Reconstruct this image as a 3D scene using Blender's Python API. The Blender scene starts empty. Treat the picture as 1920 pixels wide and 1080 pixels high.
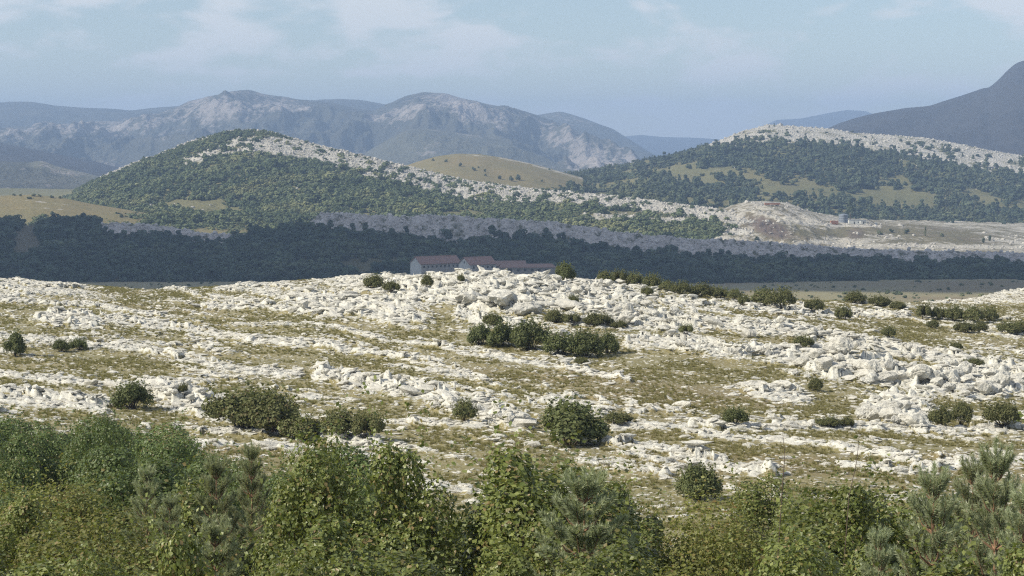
import bpy, math, random
import numpy as np
from mathutils import Vector, Euler

R = math.radians
F = 3583.0            # focal length in pixels of a 1920 wide frame
HORIZON = 270.0       # row of eye level in that frame
PITCH = math.atan((540.0 - HORIZON) / F)
CP, SP = math.cos(PITCH), math.sin(PITCH)

# ------------------------------------------------------------------ camera, sky, sun, exposure
sc = bpy.context.scene
cam_d = bpy.data.cameras.new('camera')
cam = bpy.data.objects.new('camera', cam_d)
sc.collection.objects.link(cam)
cam_d.sensor_width = 36.0
cam_d.lens = 36.0 * F / 1920.0
cam_d.clip_start = 0.5
cam_d.clip_end = 60000
cam.location = (0, 0, 0)
cam.rotation_euler = (R(90) - PITCH, 0, 0)
sc.camera = cam

SUN_EL = R(38)
SUN_TO = Vector((-0.93, -0.34, 0)).normalized() * math.cos(SUN_EL) + Vector((0, 0, math.sin(SUN_EL)))
sun_d = bpy.data.lights.new('sun', 'SUN')
sun_d.energy = 5.0
sun_d.angle = R(0.5)
sun_d.color = (1.0, 0.93, 0.79)
sun = bpy.data.objects.new('sun', sun_d)
sun.rotation_euler = SUN_TO.to_track_quat('Z', 'Y').to_euler()
sun.location = (0, 0, 50)
sc.collection.objects.link(sun)

world = bpy.data.worlds.new('World')
sc.world = world
world.use_nodes = True
wn, wl = world.node_tree.nodes, world.node_tree.links
wn.clear()
w_out = wn.new('ShaderNodeOutputWorld')
w_bg = wn.new('ShaderNodeBackground')
w_bg.inputs['Strength'].default_value = 0.095
w_sky = wn.new('ShaderNodeTexSky')
w_sky.sky_type = 'NISHITA'
w_sky.sun_disc = False
w_sky.sun_elevation = SUN_EL
w_sky.sun_rotation = math.atan2(SUN_TO.x, SUN_TO.y)
w_sky.altitude = 900
w_sky.air_density = 1.0
w_sky.dust_density = 0.25
w_sky.ozone_density = 1.6
# thin high cloud, patterned by direction in the sky
w_tc = wn.new('ShaderNodeTexCoord')
w_map = wn.new('ShaderNodeMapping')
w_map.inputs['Scale'].default_value = (17.0, 17.0, 42.0)
w_map.inputs['Location'].default_value = (2.3, 0.7, 1.35)
w_n = wn.new('ShaderNodeTexNoise')
w_n.inputs['Scale'].default_value = 1.0
w_n.inputs['Detail'].default_value = 7
w_n.inputs['Roughness'].default_value = 0.52
w_n.inputs['Distortion'].default_value = 0.25
w_r = wn.new('ShaderNodeMapRange')
w_r.interpolation_type = 'SMOOTHSTEP'
w_r.inputs['From Min'].default_value = 0.45
w_r.inputs['From Max'].default_value = 0.62
w_r.inputs['To Min'].default_value = 0.12
w_r.inputs['To Max'].default_value = 0.85
w_mix = wn.new('ShaderNodeMix')
w_mix.data_type = 'RGBA'
w_mix.inputs['B'].default_value = (7.8, 8.0, 8.1, 1)
wl.new(w_tc.outputs['Generated'], w_map.inputs['Vector'])
wl.new(w_map.outputs[0], w_n.inputs['Vector'])
wl.new(w_n.outputs['Fac'], w_r.inputs['Value'])
wl.new(w_r.outputs[0], w_mix.inputs['Factor'])
wl.new(w_sky.outputs[0], w_mix.inputs['A'])
wl.new(w_mix.outputs['Result'], w_bg.inputs['Color'])
wl.new(w_bg.outputs[0], w_out.inputs['Surface'])

sc.view_settings.view_transform = 'Standard'
sc.view_settings.look = 'None'
sc.view_settings.exposure = 0.25
sc.view_settings.gamma = 1.0
sc.render.engine = 'CYCLES'
sc.cycles.use_denoising = False
sc.cycles.filter_width = 1.2
sc.cycles.max_bounces = 5
sc.cycles.diffuse_bounces = 2
sc.cycles.transmission_bounces = 2
sc.cycles.transparent_max_bounces = 4
sc.cycles.volume_bounces = 0
sc.cycles.caustics_reflective = False
sc.cycles.caustics_refractive = False
HAZE_DENSITY = 0.00015
HAZE_COLOR = (0.48, 0.67, 1.0, 1)

# ------------------------------------------------------------------ maths helpers
rng = np.random.default_rng(11)
random.seed(5)

def _hash(ix, iy, seed):
    h = (ix.astype(np.int64) * 374761393 + iy.astype(np.int64) * 668265263 + seed * 2147483647 + 1013904223) & 0xFFFFFFFF
    h = ((h ^ (h >> 13)) * 1274126177) & 0xFFFFFFFF
    h = (h ^ (h >> 16)) & 0xFFFFFFFF
    return h / 4294967296.0 * 2 * math.pi

def gn(x, y, seed=0):
    x, y = np.broadcast_arrays(np.asarray(x, float), np.asarray(y, float))
    x0, y0 = np.floor(x), np.floor(y)
    fx, fy = x - x0, y - y0
    u = fx * fx * fx * (fx * (fx * 6 - 15) + 10)
    v = fy * fy * fy * (fy * (fy * 6 - 15) + 10)
    def g(i, j):
        a = _hash(x0 + i, y0 + j, seed)
        return np.cos(a) * (fx - i) + np.sin(a) * (fy - j)
    a = g(0, 0) * (1 - u) + g(1, 0) * u
    b = g(0, 1) * (1 - u) + g(1, 1) * u
    return (a * (1 - v) + b * v) * 1.5       # about -1..1

def fbm(x, y, octv=4, seed=0, rough=0.5):
    s, a, t = 0.0, 1.0, 0.0
    for k in range(octv):
        s = s + a * gn(x * 2 ** k + k * 13.7, y * 2 ** k - k * 7.3, seed + k)
        t += a
        a *= rough
    return s / t * 1.3

def ridged(x, y, octv=4, seed=0):
    s, a, t = 0.0, 1.0, 0.0
    for k in range(octv):
        s = s + a * (1 - np.abs(gn(x * 2 ** k + k * 3.1, y * 2 ** k + k * 5.9, seed + k)) * 1.6)
        t += a
        a *= 0.5
    return s / t

def sstep(a, b, x):
    t = np.clip((x - a) / (b - a), 0, 1)
    return t * t * (3 - 2 * t)

def row_z(py, D):                       # height seen at row py from the viewpoint at forward distance D
    v = 540.0 - py
    return D * (v * CP - F * SP) / (F * CP + v * SP)

def col_t(px, py=600):                  # x / y of a direction at column px
    v = 540.0 - py
    return (px - 960.0) / (F * CP + v * SP)

def to_px(x, y, z):
    f = y * CP - z * SP
    u = y * SP + z * CP
    return 960 + F * x / f, 540 - F * u / f

def blob(px, py, cx, cy, rx, ry, rot=0, hard=2.0):
    c, s = math.cos(R(rot)), math.sin(R(rot))
    dx, dy = px - cx, py - cy
    a, b = (dx * c + dy * s) / rx, (-dx * s + dy * c) / ry
    return np.exp(-np.power(a * a + b * b, hard / 2) * 1.0)

def line(px, py, pts, w):               # soft polyline
    best = np.full(np.shape(px), 1e9)
    for (x0, y0), (x1, y1) in zip(pts[:-1], pts[1:]):
        dx, dy = x1 - x0, y1 - y0
        t = np.clip(((px - x0) * dx + (py - y0) * dy) / (dx * dx + dy * dy), 0, 1)
        best = np.minimum(best, np.hypot(px - x0 - t * dx, py - y0 - t * dy))
    return np.exp(-(best / w) ** 2)

def interp(pts):
    xs = np.array([p[0] for p in pts], float)
    ys = np.array([p[1] for p in pts], float)
    fx = np.linspace(xs[0] - 600, xs[-1] + 600, 1600)
    fy = np.interp(fx, xs, ys)
    k = np.exp(-np.linspace(-2, 2, 13) ** 2)
    k /= k.sum()
    fy = np.convolve(np.pad(fy, 6, mode='edge'), k, 'valid')
    return lambda x: np.interp(x, fx, fy)

# ------------------------------------------------------------------ object helpers
def tag(o, label=None, cat=None, group=None, kind=None):
    if label: o['label'] = label
    if cat: o['category'] = cat
    if group: o['group'] = group
    if kind: o['kind'] = kind
    return o

def link(o, parent=None):
    sc.collection.objects.link(o)
    if parent is not None:
        o.parent = parent
    return o

def raw_mesh(name, V, faces, mat=None, smooth=False):
    V = np.asarray(V, np.float32)
    me = bpy.data.meshes.new(name)
    faces = np.asarray(faces, np.int32)
    n, k = faces.shape
    me.vertices.add(len(V))
    me.vertices.foreach_set('co', V.ravel())
    me.loops.add(n * k)
    me.loops.foreach_set('vertex_index', faces.ravel())
    me.polygons.add(n)
    me.polygons.foreach_set('loop_start', np.arange(0, n * k, k, dtype=np.int32))
    me.polygons.foreach_set('loop_total', np.full(n, k, np.int32))
    me.polygons.foreach_set('use_smooth', np.full(n, smooth, dtype=bool))
    me.update(calc_edges=True)
    if mat: me.materials.append(mat)
    return me

def attr(me, name, values):
    a = me.attributes.new(name, 'FLOAT', 'POINT')
    a.data.foreach_set('value', np.asarray(values, np.float32).ravel())

def obj(name, me, parent=None):
    return link(bpy.data.objects.new(name, me), parent)

# ------------------------------------------------------------------ materials
def new_mat(name):
    m = bpy.data.materials.new(name)
    m.use_nodes = True
    nt = m.node_tree
    nt.nodes.clear()
    out = nt.nodes.new('ShaderNodeOutputMaterial')
    b = nt.nodes.new('ShaderNodeBsdfPrincipled')
    nt.links.new(b.outputs[0], out.inputs['Surface'])
    b.inputs['Roughness'].default_value = 0.9
    b.inputs['Specular IOR Level'].default_value = 0.15
    return m, nt, b, out

def noise_node(nt, scale, detail=4, rough=0.55, vec=None, stretch=None):
    n = nt.nodes.new('ShaderNodeTexNoise')
    n.inputs['Scale'].default_value = scale
    n.inputs['Detail'].default_value = detail
    n.inputs['Roughness'].default_value = rough
    if vec is None:
        g = nt.nodes.new('ShaderNodeNewGeometry')
        vec = g.outputs['Position']
    if stretch:
        mp = nt.nodes.new('ShaderNodeMapping')
        mp.inputs['Scale'].default_value = stretch
        nt.links.new(vec, mp.inputs['Vector'])
        vec = mp.outputs[0]
    nt.links.new(vec, n.inputs['Vector'])
    return n.outputs['Fac']

def mix(nt, fac, a, b):
    m = nt.nodes.new('ShaderNodeMix')
    m.data_type = 'RGBA'
    for s, v in (('Factor', fac), ('A', a), ('B', b)):
        if hasattr(v, 'is_linked'): nt.links.new(v, m.inputs[s])
        elif isinstance(v, tuple): m.inputs[s].default_value = (*v, 1)
        else: m.inputs[s].default_value = v
    return m.outputs['Result']

def mrange(nt, val, a, b, c=0.0, d=1.0):
    m = nt.nodes.new('ShaderNodeMapRange')
    m.inputs['From Min'].default_value = a
    m.inputs['From Max'].default_value = b
    m.inputs['To Min'].default_value = c
    m.inputs['To Max'].default_value = d
    nt.links.new(val, m.inputs['Value'])
    return m.outputs[0]

def math_n(nt, op, a, b):
    m = nt.nodes.new('ShaderNodeMath')
    m.operation = op
    for i, v in enumerate((a, b)):
        if hasattr(v, 'is_linked'): nt.links.new(v, m.inputs[i])
        else: m.inputs[i].default_value = v
    return m.outputs[0]

def bump(nt, b, h, strength, dist):
    n = nt.nodes.new('ShaderNodeBump')
    n.inputs['Strength'].default_value = strength
    n.inputs['Distance'].default_value = dist
    nt.links.new(h, n.inputs['Height'])
    nt.links.new(n.outputs[0], b.inputs['Normal'])

def terrain_mat(name, ga, gb, rock, rock2, earth, s1, s2, edge=0.35, bumpd=0.1, speck=None):
    """soil and grass in two tones, pale rock where the sheet's rock attribute is high, bare earth by a third"""
    m, nt, b, out = new_mat(name)
    def att(n):
        a = nt.nodes.new('ShaderNodeAttribute')
        a.attribute_name = n
        return a.outputs['Fac']
    n1 = noise_node(nt, s1, 5)
    n2 = noise_node(nt, s2, 5, 0.65)
    grass = mix(nt, mrange(nt, n1, 0.35, 0.65), ga, gb)
    grass = mix(nt, mrange(nt, n2, 0.3, 0.8, 0, 0.45), grass, tuple(c * 0.55 for c in ga))
    n3 = noise_node(nt, s2 * 4.5, 3, 0.6)
    grass = mix(nt, att('earth'), grass, earth)
    grass = mix(nt, mrange(nt, n3, 0.42, 0.62, 0, 0.55), grass, tuple(c * 0.50 for c in gb))
    if speck:
        grass = mix(nt, mrange(nt, noise_node(nt, speck, 3, 0.6), 0.55, 0.64, 0, 0.85), grass, rock2)
    rk = mix(nt, mrange(nt, n2, 0.35, 0.7), rock, rock2)
    rk = mix(nt, mrange(nt, n3, 0.56, 0.66, 0, 0.7), rk, tuple(c * 0.5 for c in rock2))  # shade of the crevices put into the rock colour as dark flecks
    f = math_n(nt, 'ADD', att('rock'), math_n(nt, 'MULTIPLY', math_n(nt, 'SUBTRACT', n2, 0.5), edge * 4))
    col = mix(nt, mrange(nt, f, 0.5 - edge * 0.3, 0.5 + edge * 0.3), grass, rk)
    nt.links.new(col, b.inputs['Base Color'])
    bump(nt, b, math_n(nt, 'ADD', n2, math_n(nt, 'MULTIPLY', n3, 0.4)), 0.9, bumpd)
    return m

def leaf_mat(name, c1, c2, c3=None, trans=0.3, rough=0.55, spec=0.3, patch=0.0):
    m, nt, b, out = new_mat(name)
    g = nt.nodes.new('ShaderNodeNewGeometry')
    oi = nt.nodes.new('ShaderNodeObjectInfo')
    col = mix(nt, g.outputs['Random Per Island'], c1, c2)
    if c3:
        col = mix(nt, mrange(nt, g.outputs['Random Per Island'], 0.86, 0.95), col, c3)
    col = mix(nt, mrange(nt, oi.outputs['Random'], 0, 1, 0, 0.75), col, tuple(x * f for x, f in zip(c1, (0.80, 0.70, 0.7))))
    if patch:      # kinds of plant grow in patches
        pn = noise_node(nt, patch, 3, 0.6)
        col = mix(nt, mrange(nt, pn, 0.40, 0.58, 0.75, 0), col, tuple(x * f for x, f in zip(c1, (0.62, 0.66, 0.72))))
        col = mix(nt, mrange(nt, pn, 0.56, 0.66, 0, 0.5), col, tuple(x * f for x, f in zip(c2, (1.25, 1.12, 1.0))))
    nt.links.new(col, b.inputs['Base Color'])
    b.inputs['Roughness'].default_value = rough
    b.inputs['Specular IOR Level'].default_value = spec
    if trans:
        t = nt.nodes.new('ShaderNodeBsdfTranslucent')
        nt.links.new(mix(nt, 0.5, col, (0.25, 0.30, 0.03)), t.inputs['Color'])
        ms = nt.nodes.new('ShaderNodeMixShader')
        ms.inputs[0].default_value = trans
        nt.links.new(b.outputs[0], ms.inputs[1])
        nt.links.new(t.outputs[0], ms.inputs[2])
        nt.links.new(ms.outputs[0], out.inputs['Surface'])
    return m

def flat_mat(name, c, c2=None, scale=1.0, rough=0.85, bumpd=0.0, spec=0.2):
    m, nt, b, out = new_mat(name)
    n = noise_node(nt, scale, 5, 0.6)
    nt.links.new(mix(nt, mrange(nt, n, 0.35, 0.65), c, c2 or tuple(x * 0.75 for x in c)), b.inputs['Base Color'])
    b.inputs['Roughness'].default_value = rough
    b.inputs['Specular IOR Level'].default_value = spec
    if bumpd: bump(nt, b, n, 1.0, bumpd)
    return m

M = {}
M['karst'] = terrain_mat('karst_turf', (0.235, 0.212, 0.098), (0.300, 0.255, 0.125), (0.68, 0.66, 0.585), (0.44, 0.43, 0.38), (0.185, 0.132, 0.070), 0.13, 1.7, 0.36, 0.12, 5.0)
def stone_mat(name, c, c2, dark, scale, bumpd):
    m, nt, b, out = new_mat(name)
    n = noise_node(nt, scale, 6, 0.65)
    n2 = noise_node(nt, scale * 5, 4, 0.7)
    oi = nt.nodes.new('ShaderNodeObjectInfo')
    col = mix(nt, mrange(nt, n, 0.38, 0.66), c, c2)
    col = mix(nt, mrange(nt, n2, 0.56, 0.72, 0, 0.6), col, dark)
    col = mix(nt, mrange(nt, oi.outputs['Random'], 0.35, 1.0, 0, 0.6), col, c2)
    nt.links.new(col, b.inputs['Base Color'])
    bump(nt, b, n2, 1.0, bumpd)
    return m
M['limestone'] = stone_mat('weathered_limestone', (0.70, 0.675, 0.60), (0.43, 0.415, 0.37), (0.20, 0.185, 0.16), 1.6, 0.10)
M['far_limestone'] = stone_mat('far_weathered_limestone', (0.56, 0.53, 0.47), (0.34, 0.32, 0.29), (0.16, 0.15, 0.12), 0.3, 0.5)
M['cliff_stone'] = stone_mat('grey_cliff_stone', (0.72, 0.67, 0.62), (0.42, 0.39, 0.36), (0.12, 0.11, 0.10), 0.25, 0.6)
M['hill'] = terrain_mat('hill_turf', (0.165, 0.165, 0.075), (0.215, 0.195, 0.095), (0.58, 0.55, 0.48), (0.32, 0.30, 0.26), (0.19, 0.13, 0.10), 0.012, 0.09, 0.45, 3.0)
M['pasture'] = terrain_mat('dry_pasture', (0.270, 0.215, 0.105), (0.215, 0.190, 0.090), (0.50, 0.46, 0.38), (0.36, 0.33, 0.28), (0.20, 0.14, 0.10), 0.02, 0.12, 0.40, 1.0)
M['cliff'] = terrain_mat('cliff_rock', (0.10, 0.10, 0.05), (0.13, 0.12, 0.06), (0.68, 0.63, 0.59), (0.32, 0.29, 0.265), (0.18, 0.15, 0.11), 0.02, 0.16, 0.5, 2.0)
M['quarry'] = terrain_mat('quarry_stone', (0.17, 0.155, 0.09), (0.22, 0.19, 0.12), (0.56, 0.53, 0.45), (0.34, 0.31, 0.27), (0.15, 0.115, 0.10), 0.03, 0.13, 0.5, 2.5)
M['mountain'] = terrain_mat('mountain_slopes', (0.068, 0.074, 0.062), (0.120, 0.118, 0.090), (0.42, 0.37, 0.34), (0.23, 0.21, 0.19), (0.16, 0.16, 0.11), 0.006, 0.035, 0.50, 16.0)
M['dark_mountain'] = terrain_mat('dark_mountain_slopes', (0.042, 0.040, 0.044), (0.060, 0.056, 0.056), (0.20, 0.19, 0.17), (0.15, 0.14, 0.13), (0.07, 0.07, 0.05), 0.006, 0.035, 0.4, 9.0)

# ------------------------------------------------------------------ the stony hill and valley floor (one sheet)
PXC = [0, 300, 600, 900, 1200, 1500, 1700, 1920]
rows = {
    75: [925, 930, 932, 932, 935, 938, 940, 940],
    95: [815, 825, 835, 835, 838, 842, 845, 845],
    115: [738, 745, 755, 750, 752, 765, 775, 785],
    135: [682, 690, 695, 690, 690, 700, 722, 738],
    150: [640, 650, 650, 648, 648, 658, 680, 695],
    170: [597, 605, 598, 580, 595, 618, 634, 648],
    190: [555, 567, 553, 513, 548, 588, 601, 612],
    215: [521, 542, 522, 522, 531, 562, 566, 576],
    260: [545, 560, 550, 555, 553, 574, 570, 556],
    300: [570, 585, 570, 575, 572, 590, 578, 541],
}
near = {1: -1.7, 10: -4.3, 20: -6.9, 30: -8.9, 40: -10.4, 50: -11.6, 62: -12.8}
far = {400: -41, 520: -49, 650: -56, 850: -67, 1000: -73, 1200: -82, 1500: -92, 2500: -96, 14000: -100}
Dk = sorted(list(near) + list(rows) + list(far))
tab = []
for D in Dk:
    if D in near: tab.append([near[D]] * 8)
    elif D in far: tab.append([far[D]] * 8)
    else: tab.append([row_z(y, D) for y in rows[D]])
tab = np.array(tab)
LD = np.linspace(math.log(1), math.log(14000), 900)
PXF = np.linspace(-800, 2800, 181)
t1 = np.array([np.interp(LD, np.log(Dk), tab[:, i]) for i in range(8)])        # 8 x 900
t2 = np.array([np.interp(PXF, PXC, t1[:, j]) for j in range(900)]).T            # 181 x 900
kk = np.exp(-np.linspace(-2, 2, 11) ** 2); kk /= kk.sum()
for j in range(t2.shape[1]): t2[:, j] = np.convolve(np.pad(t2[:, j], 5, mode='edge'), kk, 'valid')
k2 = np.exp(-np.linspace(-2, 2, 9) ** 2); k2 /= k2.sum()
for i in range(t2.shape[0]): t2[i] = np.convolve(np.pad(t2[i], 4, mode='edge'), k2, 'valid')

def base_ground(t, D):
    px = 960 + F * t
    fi = np.clip((px - PXF[0]) / (PXF[1] - PXF[0]), 0, len(PXF) - 1.001)
    fj = np.clip((np.log(D) - LD[0]) / (LD[1] - LD[0]), 0, len(LD) - 1.001)
    i, j = fi.astype(int), fj.astype(int)
    a, b = fi - i, fj - j
    return (t2[i, j] * (1 - a) + t2[i + 1, j] * a) * (1 - b) + (t2[i, j + 1] * (1 - a) + t2[i + 1, j + 1] * a) * b

RIDGES = [  # traced strata: points, half width, size
    ([(1130, 585), (1250, 598), (1400, 612), (1500, 622), (1600, 643), (1700, 662), (1810, 682), (1930, 704)], 11, 1.0),
    ([(1180, 640), (1290, 650), (1400, 660), (1490, 668)], 11, 1.0),
    ([(640, 560), (760, 570), (870, 562)], 9, 0.8),
    ([(870, 560), (930, 566), (1000, 578)], 12, 1.5),
    ([(860, 590), (930, 602), (1010, 606)], 10, 1.2),
    ([(600, 702), (700, 722), (800, 745), (900, 780), (985, 792)], 13, 1.2),
    ([(280, 728), (350, 745), (425, 772)], 17, 1.3),
    ([(1150, 797), (1300, 800), (1500, 799), (1700, 802), (1930, 806)], 5, 0.6),
    ([(1130, 828), (1230, 840), (1350, 862)], 6, 0.6),
    ([(1290, 812), (1450, 822), (1600, 845), (1720, 862)], 5, 0.5),
    ([(1580, 868), (1700, 880), (1800, 872), (1930, 862)], 6, 0.6),
    ([(1260, 850), (1330, 862), (1380, 880), (1450, 890)], 8, 0.8),
    ([(600, 822), (680, 830), (760, 845)], 6, 0.5),
    ([(720, 790), (850, 797), (990, 800)], 5, 0.5),
    ([(0, 632), (120, 640), (260, 655), (420, 690), (560, 700)], 7, 0.6),
    ([(190, 600), (340, 612), (480, 640), (640, 655)], 6, 0.6),
    ([(0, 560), (150, 572), (300, 590)], 5, 0.5),
    ([(640, 620), (760, 640), (900, 668), (1060, 690), (1180, 715)], 4, 0.5),
    ([(640, 655), (760, 672), (880, 700)], 4, 0.5),
    ([(0, 700), (130, 712), (260, 722)], 6, 0.6),
    ([(0, 744), (100, 755), (200, 765)], 14, 0.7),
    ([(380, 572), (500, 575), (640, 590)], 6, 0.7),
    ([(1240, 566), (1330, 570), (1420, 576), (1560, 590), (1700, 590)], 6, 0.7),
    ([(1700, 560), (1800, 552), (1930, 545)], 5, 0.5),
]
CRAGS = [   # cx, cy, rx, ry, rot, size
    (930, 545, 330, 34, 3, 1.0), (1120, 570, 110, 34, 8, 0.9), (600, 572, 70, 26, 8, 1.0), (720, 585, 90, 22, 5, 0.9),
    (1560, 686, 60, 27, 8, 1.5), (1645, 700, 55, 27, 8, 1.4), (1800, 722, 130, 28, 3, 1.5), (1680, 772, 66, 26, 5, 1.4),
    (1450, 735, 70, 16, 10, 0.8), (130, 602, 75, 14, 5, 1.0), (350, 748, 72, 24, 22, 1.2), (1080, 760, 80, 20, 5, 0.5),
    (930, 772, 60, 20, 20, 0.7), (60, 540, 120, 16, 4, 0.5), (1250, 610, 70, 14, 5, 1.0),
]
BARE = [    # turf without stones
    (1210, 700, 130, 34, 12), (930, 700, 120, 10, 8), (840, 632, 40, 24, 30), (1420, 845, 180, 11, 2), (1520, 900, 170, 13, 5),
    (1720, 625, 110, 14, 8), (330, 660, 80, 9, 5), (640, 690, 120, 8, 8), (1180, 815, 150, 6, 2), (1380, 690, 90, 14, 4),
    (1350, 765, 130, 12, 5), (560, 668, 150, 9, 6), (760, 700, 120, 10, 10), (250, 690, 120, 8, 5), (480, 735, 70, 10, 10), (1100, 805, 90, 8, 2), (1300, 830, 150, 9, 3), (1750, 842, 140, 9, 3), (1650, 890, 130, 12, 3), (420, 600, 110, 6, 5), (1300, 720, 120, 14, 8), (500, 622, 120, 8, 6), (120, 585, 90, 8, 4), (1850, 842, 120, 8, 3), (1500, 640, 60, 8, 8),
]

def karst(px, py):
    """how stony the slope is (0..1) and how big its stones are"""
    wob = fbm(px / 260, py / 60, 3, 3)
    slope = 0.12 + 0.10 * blob(px, py, 800, 780, 350, 120)
    s = py - slope * (px - 960) + 16 * wob
    u = 12 * np.log(np.clip(s - 380, 30, 900))
    band = 0.9 * gn(u * 0.95, px / 330 + 7, 21) + 0.95 * gn(u * 2.9, px / 230, 22)
    amt = 0.92 - 0.18 * sstep(600, 740, py) + 0.15 * sstep(540, 500, py) - 0.12 * sstep(1000, 1200, px)
    dens = sstep(0.08, 0.75, band) * amt
    rub = fbm(px / 36, py / 9, 3, 31)
    dens = dens * (0.65 + 0.5 * sstep(-0.5, 0.4, rub)) + 0.34 * sstep(0.0, 0.5, rub) * amt + 0.05
    thin = sstep(0.30, 0.75, gn(u * 5.5, px / 120 + 3, 23) + 0.35 * gn(px / 14, py / 6, 24))
    dens = np.maximum(dens, 0.62 * thin * (0.8 - 0.4 * sstep(700, 800, py)))
    size = np.full(np.shape(px), 0.35)
    bare = np.zeros(np.shape(px))
    for (cx, cy, rx, ry, ro) in BARE:
        bare = np.maximum(bare, blob(px, py + 4 * wob, cx, cy, rx, ry, ro, 3))
    dens = dens * (1 - 0.93 * bare)
    edge = 0.75 + 0.5 * sstep(-0.5, 0.3, fbm(px / 45, py / 14, 3, 41))
    for pts, w, sz in RIDGES:
        l = line(px, py + 3 * wob, pts, w) * edge
        dens = np.maximum(dens, np.clip(l * 1.3, 0, 1))
        size = np.maximum(size, sz * np.clip(l * 1.6, 0, 1))
    for (cx, cy, rx, ry, ro, sz) in CRAGS:
        l = blob(px, py, cx, cy, rx, ry, ro, 3) * edge
        dens = np.maximum(dens, np.clip(l * 1.25, 0, 1))
        size = np.maximum(size, sz * np.clip(l * 1.5, 0, 1))
    dens = dens * (1 - 0.95 * line(px, py, [(868, 575), (930, 589), (1015, 607)], 5))
    return np.clip(dens, 0, 1), size, u

def ground_fields(t, D):
    z = base_ground(t, D)
    x = t * D
    px, py = to_px(x, D, z)
    on = sstep(58, 72, D) * sstep(380, 300, D)
    dens, size, u = karst(px, py)
    dens = dens * on
    rough = ridged(x * 0.55, D * 0.55, 3, 51)
    # bedding: each bed ends towards the viewpoint in a low broken step, its lip bare rock
    ph = u * 1.35 + 0.30 * fbm(x * 0.9, D * 0.5, 3, 52) + 0.25 * fbm(x * 0.22, D * 0.12, 2, 53)
    fr = ph - np.floor(ph)
    notch = sstep(-0.25, 0.25, gn(x * 1.3, D * 0.3, 54))
    z = z + dens * (0.42 * fr ** 2 * (0.45 + 0.55 * notch) * (0.7 + 0.7 * size) + 0.26 * size * sstep(0.25, 0.85, rough) + 0.14 * size * ridged(x * 2.1, D * 1.2, 2, 55)) - 0.1 * on
    bed = dens * sstep(0.22, 0.62, fr + 0.45 * (rough - 0.5) + 0.40 * size)
    z = z + 0.22 * fbm(x * 0.09, D * 0.09, 3, 61) * sstep(20, 60, D)
    z = z - 0.9 * line(px, py, [(868, 572), (930, 586), (1015, 604)], 6) * on
    z = z + 2.2 * fbm(x * 0.006, D * 0.006, 3, 71) * sstep(300, 500, D)
    return z, dens * on, px, py, size, bed * on

def ground_z(x, y):
    x, y = np.atleast_1d(np.asarray(x, float)), np.atleast_1d(np.asarray(y, float))
    return ground_fields(x / y, y)[0]

def grid_faces(ni, nj):
    i, j = np.meshgrid(np.arange(ni - 1), np.arange(nj - 1), indexing='ij')
    a = (i * nj + j).ravel()
    return np.stack([a, a + nj, a + nj + 1, a + 1], 1)

def sheet(name, ts, Ds, fn, mat, kind='structure'):
    T, D = np.meshgrid(ts, Ds, indexing='ij')
    z, rock, earth = fn(T, D)
    V = np.stack([T * D, D, z], -1).reshape(-1, 3)
    me = raw_mesh(name, V, grid_faces(len(ts), len(Ds)), mat, True)
    attr(me, 'rock', rock)
    attr(me, 'earth', earth)
    return tag(obj(name, me), kind=kind)

def fn_ground(T, D):
    z, dens, px, py, _, bed = ground_fields(T, D)
    earth = 0.5 * sstep(0, 0.6, fbm(T * D * 0.05, D * 0.05, 3, 77)) * sstep(400, 300, D)
    earth = np.maximum(earth, 0.8 * sstep(450, 620, D) * sstep(-0.4, 0.4, fbm(T * D * 0.01, D * 0.012, 4, 78)) * sstep(1150, 1300, px))
    rock = bed * 0.85 + 0.10 * dens + 0.20 * sstep(420, 560, D) * sstep(1100, 900, D) * sstep(-0.1, 0.45, fbm(T * D * 0.02, D * 0.03, 5, 79, 0.65))
    return z, rock, earth

Dg = np.concatenate([np.linspace(1, 62, 80)[:-1], np.linspace(62, 310, 720)[:-1], np.geomspace(310, 1400, 120)[:-1], np.geomspace(1400, 13500, 60)])
sheet('ground', np.linspace(-0.40, 0.40, 1250), Dg, fn_ground, M['karst'])

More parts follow.
